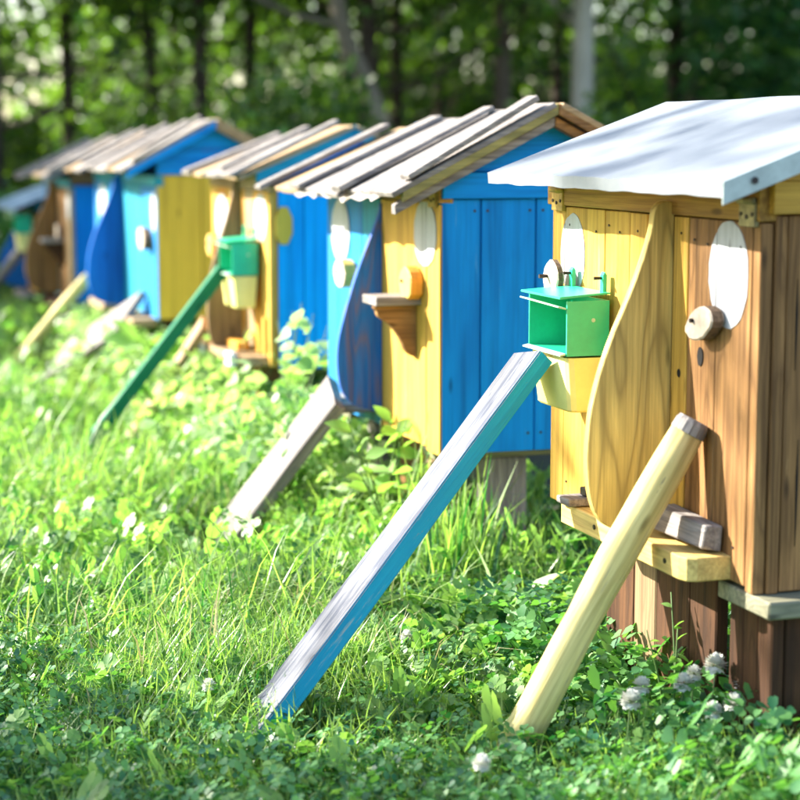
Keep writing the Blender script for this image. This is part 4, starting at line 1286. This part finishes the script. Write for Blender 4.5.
# undergrowth
BSA = crown_mesh("foliage", 60, 80, 1.0, 1.0, 0.15, 1.9, 0.11, M['treeleaf'], 21, cl=0.25)
BSB = crown_mesh("foliage", 50, 80, 0.9, 0.9, 0.10, 1.4, 0.12, M['treeleaf2'], 22, cl=0.25)
bm = bmesh.new()
for k in range(6):
    a = k * 1.05
    tube_into(bm, smooth_path([(0.05 * math.cos(a), 0.05 * math.sin(a), -0.1), (0.25 * math.cos(a), 0.25 * math.sin(a), 0.6), (0.6 * math.cos(a), 0.6 * math.sin(a), 1.4)], 3), [0.018 - 0.0018 * i for i in range(7)], 6)
BST = bm_mesh(bm, "stem", True)
BST.materials.append(M['barkdark'])
BU = [(0.1, 13.2), (0.9, 13.6), (-0.6, 14.6), (1.9, 12.6), (2.9, 12.4), (3.7, 12.0), (4.6, 11.4), (5.6, 11.2), (6.4, 11.6), (1.3, 15.4), (3.6, 14.8), (2.4, 15.2), (5.2, 14.0), (6.6, 13.4),
      (-0.3, 16.6), (0.6, 18.2), (1.2, 11.9), (7.6, 14.6), (4.2, 16.8), (0.2, 21.0), (2.0, 19.0), (7.2, 17.6)]
for k, (x, y) in enumerate(BU):
    b = thing("bush", "dark green bush blurred among the trunks behind the hive roofs", "bush", (x, y, float(ground_z(x, y))), k * 2.1, "bushes under the trees behind the hives")
    s = 0.5 + 0.3 * ((k * 53) % 10) / 10
    b.scale = (s, s, s)
    link("foliage", BSA if k % 2 else BSB, b)
    link("stem", BST, b)
# far wood
r = np.random.default_rng(77)
n = 30000
bear = np.radians(r.uniform(4, 36, n))
# clumped distribution with gaps
cb, cz, cd = r.uniform(4, 36, 300), r.uniform(0.2, 9.0, 300), r.uniform(27, 36, 300)
low = (cz > 1.7) & (r.random(300) < np.where(cb < 19, 0.82, 0.72))
cb, cz, cd = cb[~low], cz[~low], cd[~low]
ci = r.integers(0, len(cb), n)
bb = np.radians(cb[ci] + r.normal(0, 1.1, n))
dd = cd[ci] + r.normal(0, 0.7, n)
P = np.stack([CAMP[0] + dd * np.sin(bb), CAMP[1] + dd * np.cos(bb), cz[ci] + r.normal(0, 0.45, n)], 1)
nr = r.normal(0, 1, (n, 3)); nr /= np.linalg.norm(nr, axis=1)[:, None]
t = np.cross(nr, r.normal(0, 1, (n, 3))); t /= np.linalg.norm(t, axis=1)[:, None]
b = np.cross(nr, t)
L = r.uniform(0.16, 0.36, n)[:, None]
V = np.stack([P - t * L * 0.5, P + b * L * 0.3, P + t * L * 0.5, P - b * L * 0.3], 1).reshape(-1, 3)
fw = link("far_foliage", np_mesh("far_foliage", V, [np.arange(n)[:, None] * 4 + np.array([[0, 1, 2, 3]])]), None, M['treeleaf'])
stuff(fw, "far wall of forest foliage with bright sky showing through its gaps", "forest")

# trees round the clearing, off to the left, that throw the dappled shade
u, q_ = Vector((math.sin(R(SUN_AZ)), math.cos(R(SUN_AZ)))), Vector((math.cos(R(SUN_AZ)), -math.sin(R(SUN_AZ))))
def sun_frame(q, s):
    return (q * q_.x + s * u.x, q * q_.y + s * u.y)
SHB = crown_mesh("crown", 150, 85, 1.75, 1.75, 1.0, 5.4, 0.11, M['treeleaf'], 31, cl=0.30)
SHT = trunk_mesh("trunk", [(0, 0, -0.3), (0.05, 0, 1.6), (-0.05, 0, 3), (0, 0, 4.2)], 0.08, 0.03, M['barkdark'], 6, 12, 1.2, 1.2)
TALL = crown_mesh("crown", 20, 36, 1.1, 1.3, 6.75, 8.2, 0.11, M['treeleaf'], 32, cl=0.24)
TTL = trunk_mesh("trunk", [(0, -0.9, -0.3), (0.05, -0.9, 2.6), (-0.05, -0.7, 5.5), (0, -0.1, 7.6)], 0.07, 0.03, M['barkdark'], 4, 14, 6.6, 0.9)
SHE = crown_mesh("crown", 140, 80, 2.4, 2.4, 1.6, 8.5, 0.15, M["treeleaf"], 35, cl=0.38)
SHD = crown_mesh("crown", 120, 75, 2.4, 2.4, 1.6, 8.5, 0.15, M['treeleaf'], 33, cl=0.42)
for q, s, c, tr, sc, rz in [(0.85, 10.0, SHB, SHT, 1.0, 0.3), (-2.3, 10.5, SHB, SHT, 1.0, 2.0), (2.9, 12.0, TALL, TTL, 1.0, 0.9),
                            (9.7, 13.0, SHE, TRA, 1.0, 0.5), (9.6, 17.5, SHE, TRA, 1.0, 1.5), (12.6, 15.5, SHD, TRA, 1.0, 2.5), (16.5, 18.5, SHD, TRA, 1.1, 4.5)]:
    x, y = sun_frame(q, s)
    tree("leafy tree standing round the clearing that shades the grass", (x, y), c, tr, sc, rz, "trees round the clearing")
